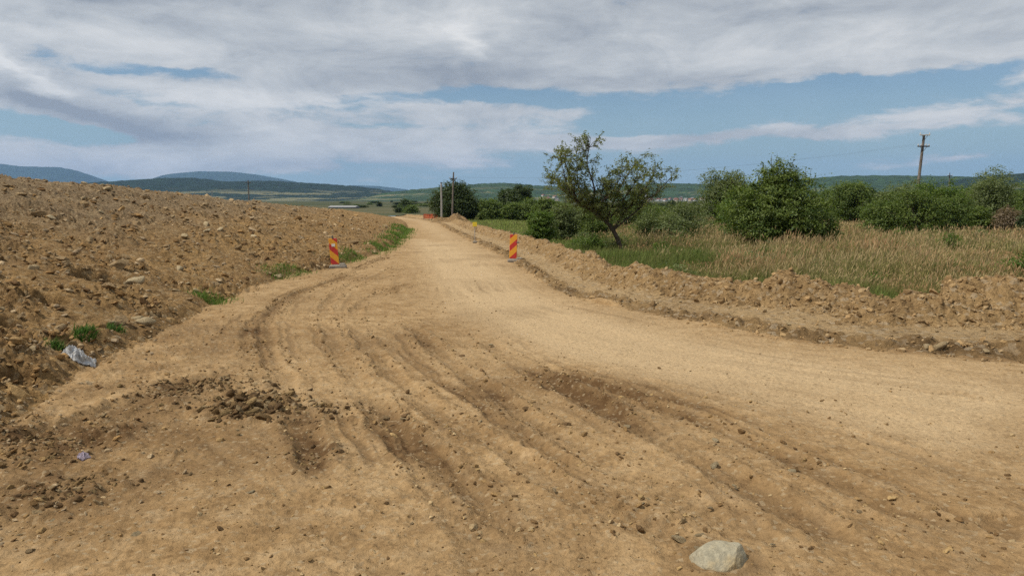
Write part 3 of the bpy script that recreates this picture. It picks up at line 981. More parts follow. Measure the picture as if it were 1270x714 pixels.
# ------------------------------------------------------------------ grass
def blades(name, x, y, h, wdt, colr, lean, seed, heads=None, headcol=None, z=None, wind=(.35, .1)):
    r = np.random.default_rng(seed); n = len(x)
    if z is None: z = fields(x, y)[0]
    a = r.uniform(0, 6.28, n)
    sx, sy = np.cos(a), np.sin(a)
    la = r.uniform(0, 6.28, n); lm = np.abs(r.normal(0, lean, n))
    lx = np.cos(la) * lm + wind[0] * lean; ly = np.sin(la) * lm + wind[1] * lean
    V = np.zeros((n, 5, 3))
    for j, (f, ww) in enumerate(((0, 1), (0, 1), (.55, .75), (.55, .75), (1, 0))):
        sg = (1 if j % 2 == 0 else -1) * ww
        V[:, j, 0] = x + sx * wdt * sg * .5 + lx * h * f ** 1.8
        V[:, j, 1] = y + sy * wdt * sg * .5 + ly * h * f ** 1.8
        V[:, j, 2] = z - .02 + h * f * (1 - .25 * lm * f)
    b = (np.arange(n) * 5)[:, None]
    F4 = b + np.array([0, 1, 3, 2]); F3 = b + np.array([2, 3, 4])
    C = np.repeat(colr[:, None, :], 5, 1)
    C[:, :2] *= .9
    VV = V.reshape(-1, 3); CC = C.reshape(-1, 3); FF = [F4, F3]
    if heads is not None:
        hi = np.where(heads)[0]; m = len(hi)
        tip = V[hi, 4]; dirv = V[hi, 4] - (V[hi, 2] + V[hi, 3]) / 2
        dirv /= np.linalg.norm(dirv, axis=1, keepdims=True) + 1e-9
        hl = h[hi] * .16; hw = np.maximum(wdt[hi] * 1.5, .012)
        side = np.stack([sx[hi], sy[hi], np.zeros(m)], 1)
        H = np.stack([tip - dirv * hl[:, None], tip + side * hw[:, None] * .5, tip + dirv * hl[:, None], tip - side * hw[:, None] * .5], 1)
        n0 = len(VV)
        VV = np.vstack([VV, H.reshape(-1, 3)]); CC = np.vstack([CC, np.repeat(headcol[hi], 4, 0)])
        FF = [np.vstack([F4, n0 + (np.arange(m) * 4)[:, None] + np.array([0, 1, 2, 3])]), F3]
    return mesh_np(name, VV, FF, M_grass, None, True, {'col': CC})


n = 300000
az = rng.uniform(-.13, .80, n); r = np.exp(rng.uniform(math.log(10), math.log(110), n))
x, y = r * np.sin(az), r * np.cos(az)
e, w, ny = edge_field(x, y); q = e / w; qe = e - 3.2 * w
cl = fbm(x * .7, y * .7, 201, 3)
keep = (q > 3.0 + .8 * rng.random(n)) & (cl + rng.normal(0, .3, n) > -.45)
x, y, r, qe, cl = x[keep], y[keep], r[keep], qe[keep], cl[keep]; n = len(x)
big = fbm(x * .16, y * .16, 203, 3)
greenish = np.clip(sstep(3.0, .6, qe + 1.0 * big) + sstep(.05, .4, fbm(x * .33 + 9, y * .33, 207, 2)) * .8 + .25 * sstep(45, 80, r), 0, 1)[:, None]
greenish = np.clip(greenish + (.5 * sstep(12, 6, x) * sstep(15, 20, r) * (.6 + .8 * fbm(x * .5, y * .5, 213, 2)))[:, None], 0, 1)
redd = sstep(-.15, .3, fbm(x * .25, y * .4 + 4, 209, 2))[:, None]
straw = np.array([.345, .30, .11]) * (1 - redd) + np.array([.315, .215, .088]) * redd
farl = sstep(6, 0, x - .02 * y) * sstep(26, 34, y)
green = np.array([.14, .185, .04]) * np.ones((n, 1)) * (1 + .75 * farl[:, None])
greenish = np.maximum(greenish, .85 * farl[:, None])
c = straw * (1 - greenish) + green * greenish
c = c * rng.uniform(.7, 1.25, (n, 1)) * np.array([1, 1, 1])
mixg = rng.random(n)[:, None] < .4
c = np.where(mixg, np.array([.11, .125, .035]) * rng.uniform(.7, 1.3, (n, 1)), c)
h = (.25 + .25 * np.clip(cl + .5, 0, 1.2) + .11 * rng.normal(0, 1, n)) * (1 - .35 * greenish[:, 0] * (qe < 2.5))
h = np.clip(h, .12, 1.1) * (.55 + .45 * sstep(.0, 1.2, qe))
h *= (.62 + .5 * sstep(-.25, .25, fbm(x * .28, y * .28, 211, 2))) * (1 - .45 * farl)
wd = np.maximum(.006, r * .00055)
hd = (rng.random(n) < .55) & (greenish[:, 0] < .7)
hc = np.array([.40, .30, .15]) * rng.uniform(.7, 1.25, (n, 1)) * (1 - .22 * redd * np.array([[0, 1, 1]]))
tag(blades('meadow_grass', x, y, h, wd, c, .5, 11, hd, hc), kind='stuff')

# green verge strip along the toe of the bank
n = 16000
yy = np.exp(rng.uniform(math.log(12), math.log(62), n))
xx = np.interp(yy, TOE_Y, TOE_X) - rng.normal(.22, .20, n) * (.5 + .025 * yy)
gate = perlin(yy * .45, xx * .25, 221) + .35 * sstep(21, 26, yy) - .15 + rng.normal(0, .12, n)
kp = (gate > 0) & ~((yy > 17.4) & (yy < 20.0))
xx, yy = xx[kp], yy[kp]; n = len(xx)
c = np.array([.11, .18, .03]) * rng.uniform(.65, 1.35, (n, 1))
tag(blades('verge_grass', xx, yy, np.clip(rng.normal(.085, .03, n), .03, .3) * (1 + .025 * np.maximum(yy - 16, 0)), np.maximum(.012, yy * .0007), c, .55, 13), kind='stuff')


def tuft(px, py, wpx, label, nb, hh):
    p = flat_pt(px, py); rad = wpx / F_ * p[1] / 2
    x = p[0] + rng.normal(0, rad * .5, nb); y = p[1] + rng.normal(0, rad * .5, nb)
    kp = np.hypot(x - p[0], y - p[1]) < rad * .95; x, y = x[kp], y[kp]; nb = len(x)
    zg = fields(x, y)[0]
    c = np.array([.075, .145, .026]) * rng.uniform(.6, 1.4, (nb, 1))
    o = blades('weed_clump', x - p[0], y - p[1], np.clip(rng.normal(hh, hh * .3, nb), .03, .4), np.full(nb, .012), c, .7, int(px), z=zg - p[2])
    o.location = p
    return tag(o, label, 'weeds', None)


tuft(104, 420, 34, 'bright green weed clump above the white plastic sheet on the bank', 420, .09)
tuft(66, 428, 28, 'low green weed clump left of the brighter one above the plastic sheet', 260, .07)
tuft(143, 408, 24, 'small green weed clump below the round pale stone on the bank', 220, .07)

# ------------------------------------------------------------------ trees and shrubs
def leaf_quads(c, size, aspect, r, outward=None, up=.35):
    n = len(c)
    nrm = r.normal(size=(n, 3)) + np.array([0, 0, up * 2])
    if outward is not None: nrm = nrm + outward * .9
    nrm /= np.linalg.norm(nrm, axis=1, keepdims=True) + 1e-9
    a = np.cross(nrm, r.normal(size=(n, 3))); a /= np.linalg.norm(a, axis=1, keepdims=True) + 1e-9
    b = np.cross(nrm, a)
    sz = size * r.uniform(.6, 1.35, (n, 1))
    fold = nrm * sz * .12
    V = np.stack([c - a * sz * .5, c + b * sz * aspect * .5 + fold, c + a * sz * .5, c - b * sz * aspect * .5 + fold], 1)
    F = (np.arange(n) * 4)[:, None] + np.array([0, 1, 2, 3])
    return V.reshape(-1, 3), F


def crown_pts(r, blobs, nclump, per, clump_r, seed):
    """leaf centres of an uneven crown: clumps on lobed blobs"""
    B = np.array(blobs, float)
    wgt = (B[:, 3] * B[:, 4] * B[:, 5]) ** .67; wgt /= wgt.sum()
    k = r.choice(len(B), nclump, p=wgt)
    d = r.normal(size=(nclump, 3)); d /= np.linalg.norm(d, axis=1, keepdims=True)
    lob = 1 + .42 * perlin(d[:, 0] * 2.1 + k * 3.3 + seed, d[:, 2] * 2.1 + d[:, 1] * 1.7, 31) + .12 * r.normal(size=nclump)
    rad = (.35 + .65 * r.random(nclump) ** .45) * lob
    cc = B[k, :3] + d * rad[:, None] * B[k, 3:6]
    P = np.repeat(cc, per, 0) + r.normal(size=(nclump * per, 3)) * np.array([1, 1, .6]) * clump_r * r.uniform(.5, 1.4, (nclump, 1)).repeat(per, 0)
    out = np.repeat(d, per, 0)
    tint = np.clip(np.repeat(r.uniform(.1, .8, nclump), per) + r.normal(0, .18, nclump * per), 0, 1)
    return P, out, tint, cc


def make_tree(name, label, cat, group, loc, blobs, nclump, per, leaf, aspect, clump_r, mat, seed, trunk_r, trunk_h, spikes=0, rz=0, trunk_name='trunk', floor=.02):
    r = np.random.default_rng(seed)
    root = thing(name, label, cat, loc, rz, group)
    P, out, tint, cc = crown_pts(r, blobs, nclump, per, clump_r, seed)
    ok = P[:, 2] > floor
    P, out, tint = P[ok], out[ok], tint[ok]
    tw = MB()
    if spikes:
        topz = np.quantile(cc[:, 2], .75)
        cand = cc[cc[:, 2] > topz]
        for _ in range(spikes):
            b0 = cand[r.integers(len(cand))]
            hgt = r.uniform(.25, .6) * (1 + 0 * trunk_h)
            ln = np.array([r.normal(0, .12), r.normal(0, .12), 1])
            path = [b0 + ln * hgt * s for s in (0, .5, 1)]
            tw.tube(path, [.008, .006, .003], 4, False)
            m = 16
            s = r.random((m, 1))
            pp = b0 + ln * hgt * s + r.normal(0, .03, (m, 3))
            P = np.vstack([P, pp]); out = np.vstack([out, np.tile([0, 0, .3], (m, 1))]); tint = np.concatenate([tint, r.uniform(.3, .9, m)])
    V, F = leaf_quads(P, leaf, aspect, r, out, .75)
    mesh_np('crown', V, F, mat, root, False, {'tint': np.repeat(tint, 4)})
    t = MB()
    B = np.array(blobs, float)
    t.tube([(0, 0, -.15), (.02, .01, trunk_h * .4), (-.03, .02, trunk_h * .8), (0, 0, trunk_h * 1.2)], [trunk_r * 1.25, trunk_r, trunk_r * .8, trunk_r * .5], 9)
    for b in B:
        base = np.array([0, 0, trunk_h * r.uniform(.25, .8)])
        tip = b[:3] + np.array([0, 0, b[5] * .3])
        mid = (base + tip) / 2 + r.normal(0, .06, 3) * np.linalg.norm(tip - base)
        t.tube([base, mid, tip], [trunk_r * .55, trunk_r * .35, trunk_r * .12], 6, False)
        for _ in range(4):
            q = b[:3] + r.normal(size=3) * b[3:6] * .55
            if q[2] < .1: continue
            t.tube([mid, (mid + q) / 2 + r.normal(0, .05, 3), q], [trunk_r * .25, trunk_r * .15, trunk_r * .05], 5, False)
    t.build(trunk_name, M_bark, root, True)
    if spikes: tw.build('shoot', M_twig, root)
    return root


def base_xy(px, Y):
    return (px - 635) / F_ * (Y * math.cos(PITCH) * math.cos(PITCH) + Y * math.sin(PITCH) ** 2), Y


def ground_loc(px, Y):
    x = (px - 635) / F_ * Y
    return (x, Y, plain_z(x, Y))


# the big round bush
make_tree('round_bush', 'big round dark green bush standing alone in the tall dry grass', 'bush', None, ground_loc(966, 26.5),
          [(0, 0, 1.15, 1.9, 1.8, 1.1), (-.8, -.2, 1.0, 1.2, 1.2, .95), (.9, -.1, .95, 1.15, 1.2, .9), (0, 0, 2.0, 1.2, 1.2, .8), (-.2, 0, 2.5, .75, .75, .55), (.35, .1, 2.3, .7, .7, .5), (-.95, 0, 1.75, .75, .8, .55), (.1, -.9, 1.3, 1.1, .8, .9), (1.3, 0, .55, .8, .8, .5)],
          1500, 26, .085, .6, .12, L_bush, 41, .09, 1.2, spikes=34)

# the leaning willow
def willow():
    r = np.random.default_rng(52)
    k = 24.7 / F_
    loc = ground_loc(772, 24.7)
    root = thing('leaning_tree', 'thin leaning tree with airy crown beside the spoil ridge', 'tree', loc)
    limbs = [([(0, -6), (-5, 14), (-12, 29), (-20, 40), (-40, 57), (-56, 68), (-66, 100), (-74, 128)], .085, .018),
             ([(-20, 40), (-10, 70), (5, 98), (18, 118)], .045, .010), ([(-12, 29), (5, 58), (25, 83), (40, 108)], .045, .010),
             ([(-40, 57), (-36, 85), (-46, 118), (-44, 140)], .04, .009), ([(-56, 68), (-74, 84), (-84, 104)], .035, .009),
             ([(-20, 40), (-8, 54), (20, 66), (38, 76)], .035, .008), ([(-40, 57), (-16, 80), (-4, 108)], .035, .008), ([(-50, 64), (-56, 95), (-58, 132)], .03, .008),
             ([(-56, 68), (-64, 76), (-72, 96), (-80, 124)], .03, .008), ([(-28, 48), (-28, 70), (-24, 96)], .03, .008), ([(-30, 50), (-44, 62), (-60, 70)], .03, .008), ([(-12, 29), (10, 50), (30, 70), (48, 92)], .035, .008), ([(-20, 40), (0, 72), (14, 98)], .03, .008)]
    tr, br, leaves, tint = MB(), MB(), [], []
    for i, (pts, r0, r1) in enumerate(limbs):
        P = np.array([(a * k, 0, b * k * .90) for a, b in pts])
        if i:
            ydir = r.uniform(-1.1, 1.1)
            P[:, 1] = np.linspace(0, 1, len(P)) ** 1.2 * ydir
        P = np.vstack([resample(P[:, :2], 3).T, resample(P[:, 1:], 3).T[1]]).T
        (tr if i == 0 else br).tube(P, np.linspace(r0, r1, len(P)), 8, True)
        n0 = int(len(P) * (.45 if i == 0 else .25))
        for j in range(44 if i == 0 else 29):
            kk = r.integers(n0, len(P)); b0 = P[kk]
            d = np.array([r.normal(.05, .6), r.normal(0, .6), r.uniform(.0, .8)]); d /= np.linalg.norm(d)
            L = r.uniform(.25, .6)
            p1 = b0 + d * L * .5 + np.array([0, 0, .04]); p2 = b0 + d * L + r.normal(0, .08, 3)
            br.tube([b0, p1, p2], [.010, .006, .003], 4, False)
            for q in range(3):
                s0 = b0 + (p2 - b0) * r.uniform(.3, .95)
                d2 = d + r.normal(0, .55, 3); d2 /= np.linalg.norm(d2)
                p3 = s0 + d2 * r.uniform(.15, .38)
                br.tube([s0, p3], [.005, .002], 3, False)
                m = r.integers(8, 15)
                s = r.random((m, 1)) ** .8
                leaves.append(s0 + (p3 - s0) * s + r.normal(0, .035, (m, 3))); tint.append(np.clip(r.uniform(.1, .9) + r.normal(0, .2, m), 0, 1))
    P = np.vstack(leaves); tt = np.concatenate(tint)
    V, F = leaf_quads(P, .095, .34, r, None, .6)
    tr.build('trunk', M_bark, root, True)
    br.build('branches', M_bark, root, True)
    mesh_np('crown', V, F, L_willow, root, False, {'tint': np.repeat(tt, 4)})


willow()


def bl(w, h, lobes, seed, low=.1, taper=.6):
    """lobes of a rounded shrub w wide and h high"""
    r = np.random.default_rng(seed)
    out = [(0, 0, h * .45, w * .42, w * .42, h * .42)]
    for i in range(lobes):
        a = r.uniform(0, 6.28); f = r.uniform(low, .95)
        rr = w * .5 * (1 - taper * max(f - .35, 0)) * r.uniform(.35, .75)
        s = w * r.uniform(.16, .3)
        out.append((math.cos(a) * rr, math.sin(a) * rr, h * f * .85, s, s, min(s * .9, h * .3)))
    return out


# px, Y, width, height, leaves, kind, label
SHRUBS = [
    ('shrub_tree', 562, 106, 7.2, 4.9, 'dark', 'dense dark round tree right behind the two middle poles', 'tree', .42, 41, None),
    ('shrub_tree', 637, 118, 6.0, 4.9, 'dark', 'rounded dark tree rising behind the green hedge', 'tree', .5, 42, None),
    ('hedge_shrub', 614, 104, 4.6, 2.6, 'mid', 'left part of the green hedge below the rounded tree', 'shrub', .1, 43, None),
    ('hedge_shrub', 634, 103, 3.8, 2.3, 'mid', 'low middle part of the green hedge below the rounded tree', 'shrub', .1, 44, None),
    ('hedge_shrub', 655, 104, 4.2, 2.8, 'mid', 'right part of the green hedge below the rounded tree', 'shrub', .1, 45, None),
    ('shrub', 682, 88, 3.8, 2.6, 'mid', 'dark shrub far back left of the leaning tree', 'shrub', .1, 46, None),
    ('shrub', 672, 33, 1.4, 1.35, 'fresh', 'bright yellow-green shrub behind the right striped panel', 'shrub', .05, 47, None),
    ('shrub', 700, 36, 1.9, 2.0, 'pale', 'dusky green shrub between the bright shrub and the leaning tree', 'shrub', .05, 48, None),
    ('shrub', 735, 38, 2.4, 1.9, 'bush', 'deep green shrub behind the stem of the leaning tree', 'shrub', .05, 49, None),
    ('shrub', 790, 58, 5.0, 2.2, 'mid', 'wide green shrub behind the right half of the leaning tree', 'shrub', .05, 50, None),
    ('shrub', 822, 33, 2.4, 1.5, 'pale', 'loose pale shrub in the grass right of the leaning tree', 'shrub', .05, 51, None),
    ('shrub', 852, 36, 2.6, 1.7, 'pale', 'loose pale shrub left of the big round bush', 'shrub', .05, 52, None),
    ('broad_tree', 893, 58, 4.2, 5.1, 'pale', 'soft grey-green tree behind the left side of the big round bush', 'tree', .3, 53, None),
    ('shrub', 918, 36, 2.6, 2.6, 'fresh', 'light green shrub tucked against the left of the big round bush', 'shrub', .05, 54, None),
    ('broad_tree', 1055, 74, 4.6, 4.9, 'mid', 'green tree far behind the right side of the big round bush', 'tree', .25, 55, None),
    ('broad_tree', 1028, 82, 4.0, 3.7, 'mid', 'low green tree peeking out from behind the big round bush', 'tree', .25, 56, None),
    ('shrub', 1096, 43, 2.9, 2.3, 'mid', 'left shrub of the thicket in front of the tall leaning pole', 'shrub', .05, 57, None),
    ('shrub', 1138, 41, 3.1, 2.85, 'bush', 'middle shrub of the thicket in front of the tall leaning pole', 'shrub', .05, 58, None),
    ('shrub', 1174, 42, 2.4, 2.2, 'mid', 'right shrub of the thicket in front of the tall leaning pole', 'shrub', .05, 59, None),
    ('broad_tree', 1112, 62, 4.4, 3.9, 'pale', 'pale rounded tree rising behind the left of the thicket', 'tree', .2, 60, None),
    ('broad_tree', 1164, 58, 3.8, 3.4, 'fresh', 'yellow-green tree rising behind the right of the thicket', 'tree', .2, 61, None),
    ('broad_tree', 1224, 66, 5.6, 4.9, 'pale', 'broad grey-green tree at the far right edge of the meadow', 'tree', .2, 62, None),
    ('shrub', 1216, 47, 2.0, 1.6, 'bush', 'small dark green shrub below the broad grey-green tree', 'shrub', .05, 63, None),
    ('dock_clump', 1254, 46, 2.4, 1.5, 'brown', 'reddish brown shrub near the right edge of the picture', 'shrub', .05, 64, None),
    ('shrub', 1276, 44, 1.4, 1.1, 'dark', 'dark low shrub cut by the right edge of the picture', 'shrub', .05, 65, None),
    ('broad_tree', 1188, 84, 4.6, 4.4, 'mid', 'green tree between the thicket and the broad grey-green tree', 'tree', .2, 67, None),
    ('broad_tree', 1258, 86, 5.0, 4.0, 'mid', 'green tree behind the reddish brown shrub', 'tree', .2, 68, None),
    ('broad_tree', 1084, 92, 4.6, 4.0, 'dark', 'dark tree behind the left shrub of the thicket', 'tree', .2, 69, None),
    ('broad_tree', 1290, 60, 4.4, 4.0, 'mid', 'green tree cut by the right edge of the picture', 'tree', .2, 66, None),
]
MATS = {'dark': L_dark, 'mid': L_mid, 'bush': L_bush, 'pale': L_pale, 'fresh': L_fresh, 'brown': L_brown}
for (nm, px, Y, w, h, kind, lab, cat, thf, sd, grp) in SHRUBS:
    dense = 750 if Y < 60 else 900
    if kind == 'dark': dense = 1500
    leaf = max(.075, Y * .0024)
    make_tree(nm, lab, cat, grp, ground_loc(px, Y), bl(w, h, 11, sd, .0 if thf < .3 else .18), int(dense * (1 + w / 8)), 16, leaf, .55, .14 * w / 2.5 * .8, MATS[kind], sd, .03 * w, h * (.3 if thf > .1 else .2), spikes=10 if Y < 70 else 5)

# hedgerow trees and bushes out on the plain
def copy_tree(o):
    c = o.copy(); COL.objects.link(c)
    for ch in list(o.children):
        d = ch.copy(); COL.objects.link(d); d.parent = c
    return c


protos = []
for k, (w, h, mt) in enumerate(((6, 6, L_dark), (8, 5, L_mid), (5, 7, L_dark), (7, 4, L_mid))):
    protos.append(make_tree('plain_tree', 'x', 'tree', 'trees out on the plain', (0, 0, 0), bl(w, h, 9, 70 + k), 240, 12, .5, .7, .45, mt, 80 + k, .16, h * .3))
spots = []
rr = random.Random(5)
for i in range(16): spots.append((rr.uniform(470, 700), rr.choice([330, 420, 520, 700, 900]) * rr.uniform(.9, 1.1)))
for i in range(30): spots.append((rr.uniform(800, 890), rr.choice([150, 165, 180, 300, 420]) * rr.uniform(.95, 1.05)))
for i in range(22): spots.append((rr.uniform(990, 1275), rr.choice([120, 150, 190, 260]) * rr.uniform(.95, 1.1)))
for i in range(5): spots.append((rr.uniform(495, 520), rr.uniform(210, 300)))
for i in range(12): spots.append((rr.uniform(690, 800), rr.uniform(140, 320)))
for i in range(44): spots.append((rr.uniform(425, 700), rr.choice([380, 480, 600, 760, 950]) * rr.uniform(.97, 1.03)))
for i, (px, Y) in enumerate(spots):
    x = (px - 635) / F_ * Y
    far = Y > 200
    o = protos[i % 4] if i < 4 else copy_tree(protos[i % 4])
    o.location = (x, Y, plain_z(x, Y) - .1); o.rotation_euler.z = rr.uniform(0, 6.28)
    sc = rr.uniform(.5, .95) * (.55 if Y < 200 else .85)
    wide = 2.2 if i >= len(spots) - 44 else 1
    o.scale = (sc * rr.uniform(1, 1.5) * wide, sc, sc * rr.uniform(.75, 1.05) * (.62 if wide > 1 else 1))
    o['label'] = 'one of the small dark trees scattered over the distant plain'

# low weeds standing in the meadow grass
wp = [make_tree('meadow_weed', 'x', 'weed', 'green weeds in the meadow grass', (0, 0, 0), bl(.9, h_, 7, 120 + k_, .0), 130, 9, .075, .5, .08, m_, 130 + k_, .012, h_ * .4, trunk_name='stem') for k_, (h_, m_) in enumerate(((.7, L_mid), (.95, L_pale), (.8, L_fresh)))]
wr = random.Random(21); k_ = 0
while k_ < 60:
    a_, r0_ = wr.uniform(.08, .72), math.exp(wr.uniform(math.log(14), math.log(52)))
    x_, y_ = r0_ * math.sin(a_), r0_ * math.cos(a_)
    e_, w_, n_ = edge_field(np.array([x_]), np.array([y_]))
    if e_[0] < 4.6 * w_[0]: continue
    o = wp[k_] if k_ < 3 else copy_tree(wp[k_ % 3])
    o.location = (x_, y_, plain_z(x_, y_) - .03); o.rotation_euler.z = wr.uniform(0, 6.28)
    sc = wr.uniform(.45, .95); o.scale = (sc * wr.uniform(.8, 1.5), sc, sc * wr.uniform(.8, 1.1))
    o['label'] = 'low green weed standing in the dry meadow grass'
    k_ += 1

# ------------------------------------------------------------------ poles
def pole(label, px, Y, top_row, mat, arms, r0=.13, lean=0.0, base_px=None, group=None):
    loc = ground_loc(px, Y)
    hgt = CH + (HY - top_row) / F_ * Y - loc[2]
    root = thing('utility_pole', label, 'utility pole', loc, 0, group)
    lx = lean
    MB().tube([(0, 0, -.3), (lx * .5, 0, hgt * .5), (lx, 0, hgt)], [r0, r0 * .85, r0 * .68], 12).build('pole', mat, root, True)
    for (dz, half, am, ins) in arms:
        zc = hgt - dz; cx = lx * (zc / hgt)
        arm = MB().box((cx, -r0 * .9, zc), (half * 2, .10, .10), None, .01).build('crossarm', am, root)
        br = MB()
        for s in (-1, 1):
            br.tube([(cx + s * half * .6, -r0 * .9, zc - .02), (cx, -r0 * .9, zc - .42)], .018, 5)
        br.build('brace', M_iron, root)
        for s in ins:
            MB().tube([(cx + s * half, -r0 * .9, zc + .03), (cx + s * half, -r0 * .9, zc + .09), (cx + s * half, -r0 * .9, zc + .12), (cx + s * half, -r0 * .9, zc + .17), (cx + s * half, -r0 * .9, zc + .21)], [.02, .055, .04, .055, .02], 8).build('insulator', M_cer, root)
    return root


pole('tall leaning pole with two crossarms rising behind the thicket at right', 1131, 66, 169, M_pole, [(.04, .45, M_cer, (-.9, .9)), (1.02, .52, M_iron, (-.9, -.4, .4, .9))], .15, .46)
pole('slim pole with one crossarm in front of the dense dark tree', 561, 99, 214, M_pole, [(.85, .5, M_iron, (-.9, .9))], .13, .25)
loc = ground_loc(548, 97)
hg = CH + (HY - 227) / F_ * 97 - loc[2]
root = thing('concrete_post', 'plain grey post without crossarm left of the slim crossarm pole', 'post', loc)
MB().tube([(0, 0, -.3), (.02, 0, hg * .5), (.0, 0, hg)], [.13, .12, .10], 10).build('shaft', M_conc, root, True)
MB().tube([(0, 0, hg - .02), (0, 0, hg + .06)], [.12, .12], 10).build('cap', M_iron, root)
pole('dark pole standing behind the crest of the left rubble bank', 311, 200, 224, M_pole, [(.7, .8, M_iron, (-.9, .9))], .2)
pole('tiny distant pole behind the rubble bank, left of the dark one', 266, 420, 237, M_conc, [(.6, .8, M_iron, (-.9, .9))], .22)
pole('faint thin pole right of the tall leaning pole above the trees', 1172, 128, 215, M_pole, [(.5, .4, M_iron, (-.9, .9))], .1)

def wire(label, a, b, sag):
    a, b = np.array(a), np.array(b); t = np.linspace(0, 1, 40)[:, None]
    P = a + (b - a) * t; P[:, 2] -= sag * 4 * (t * (1 - t))[:, 0]
    o = MB().tube(P - a, .0028, 4, False).build('power_line', M_iron)
    o.location = a
    return tag(o, label, 'wire')


ta = ground_loc(1131, 66); tp = CH + (HY - 169) / F_ * 66
tb = ground_loc(561, 99); tq = CH + (HY - 214) / F_ * 99
wire('thin sagging wire from the left end of the tall leaning pole towards the slim pole', (ta[0] - .1, 66, tp - .8), (tb[0] - .2, 99, tq - .66), 1.1)
wire('thin sagging wire from the right end of the tall leaning pole towards the slim pole', (ta[0] + .85, 66, tp - .8), (tb[0] + .65, 99, tq - .66), 1.0)

# ------------------------------------------------------------------ striped panels
def stripe_mat(name, sign):
    m, nt, b, out = new_mat(name)
    co = nd(nt, 'ShaderNodeSeparateXYZ'); nt.links.new(nd(nt, 'ShaderNodeTexCoord').outputs['Object'], co.inputs[0])
    v = math_n(nt, 'ADD', math_n(nt, 'MULTIPLY', co.outputs[0], sign * .95), co.outputs[2])
    f = math_n(nt, 'FRACT', math_n(nt, 'MULTIPLY', math_n(nt, 'ADD', v, 10.045), 1 / .345))
    k = math_n(nt, 'GREATER_THAN', f, .47)
    n = noise_n(nt, nd(nt, 'ShaderNodeTexCoord').outputs['Object'], 18, 4, .7)
    c = mix_c(nt, k, (.50, .018, .02), (.74, .33, .02))
    c = mix_c(nt, maprange(nt, n,   .45, .8, .04, .42), c, (.36, .24, .12))
    nt.links.new(c, b.inputs['Base Color']); b.inputs['Roughness'].default_value = .45; b.inputs['Specular IOR Level'].default_value = .4
    return m


def panel(label, px, Y, sign, tilt, patch, turn):
    x = (px - 635) / F_ * Y
    root = thing('road_panel', label, 'warning panel', (x, Y, gz_at(x, Y)), turn, 'striped warning panels')
    ft = MB().box((.05, 0, .045), (.42, .24, .09), None, .02); ft.box((.16, 0, .105), (.14, .18, .05), None, .015)
    ft.build('foot', M_base, root)
    c, s = math.cos(tilt), math.sin(tilt)
    ry = [[c, 0, s], [0, 1, 0], [-s, 0, c]]
    pb = MB().box((0, 0, 0), (.205, .022, .66), None, .008).build('panel', stripe_mat('stripes', sign), root)
    pb.location = (-.02 + s * .33, 0, .43); pb.rotation_euler = (0, tilt, 0)
    pg = MB().tube([(0, 0, .32), (0, 0, .40)], .016, 8).build('peg', M_peg, root)
    pg.location = pb.location; pg.rotation_euler = pb.rotation_euler
    if patch:
        w = MB().box((.0, -.014, .16), (.085, .004, .07), None, 0).build('sticker', M_white, root)
        w.location = pb.location; w.rotation_euler = pb.rotation_euler
    else:
        w = MB().box((.12, .0, .12), (.09, .03, .03), None, .006).build('bracket', M_peg, root)
        w.location = pb.location; w.rotation_euler = pb.rotation_euler
    return root


panel('red and yellow striped panel leaning at the foot of the left rubble bank', 416, 18.7, 1, -.07, True, .12)
panel('red and yellow striped panel beside the spoil ridge on the right', 637, 20.4, -1, .04, False, -.1)

# small yellow sign
loc = ground_loc(589, 34)
root = thing('yellow_sign', 'small square yellow sign on a thin post right of the road bend', 'road sign', loc)
MB().tube([(0, 0, -.05), (0, 0, .95)], .018, 8).build('post', M_conc, root, True)
MB().box((0, -.025, .86), (.2, .012, .2), None, .004).build('plate', M_yel, root)
MB().box((0, 0, .05), (.2, .16, .09), None, .02).build('foot', M_base, root)

# earth heap at the foot of the poles
def heap(label, px, Y, w, d, h, seed):
    x0 = (px - 635) / F_ * Y; z0 = gz_at(x0, Y)
    n = 60
    u, v = np.meshgrid(np.linspace(-1, 1, n), np.linspace(-1, 1, n))
    X = u * w; Y_ = v * d
    r2 = u * u + v * v
    Z = h * np.maximum(1 - r2, 0) * (.75 + .5 * perlin(u * 2.5 + seed, v * 2.5, 3)) + .25 * h * np.abs(perlin(u * 6, v * 6 + seed, 4)) + .12 * h * perlin(u * 14, v * 14, 6)
    G = fields((X + x0).ravel(), (Y_ + Y).ravel())[0].reshape(X.shape) - z0
    Z = Z * np.clip(1.25 - r2, 0, 1) + G - .12 * np.clip(r2 - .7, 0, 1)
    i = np.arange(n * n).reshape(n, n)
    F = np.stack([i[:-1, :-1], i[:-1, 1:], i[1:, 1:], i[1:, :-1]], -1).reshape(-1, 4)
    o = mesh_np('earth_heap', np.stack([X.ravel(), Y_.ravel(), Z.ravel()], 1), F, M_spoil, None, True, {'mask': np.tile([.45, 0, 0], (n * n, 1))})
    o.location = (x0, Y, z0)
    return tag(o, label, 'earth heap')


heap('brown lumpy earth heap at the foot of the slim crossarm pole', 566, 90, 1.9, 1.5, .75, 3)
heap('small earth heap at the foot of the plain grey post', 546, 92, 1.3, 1.2, .6, 8)

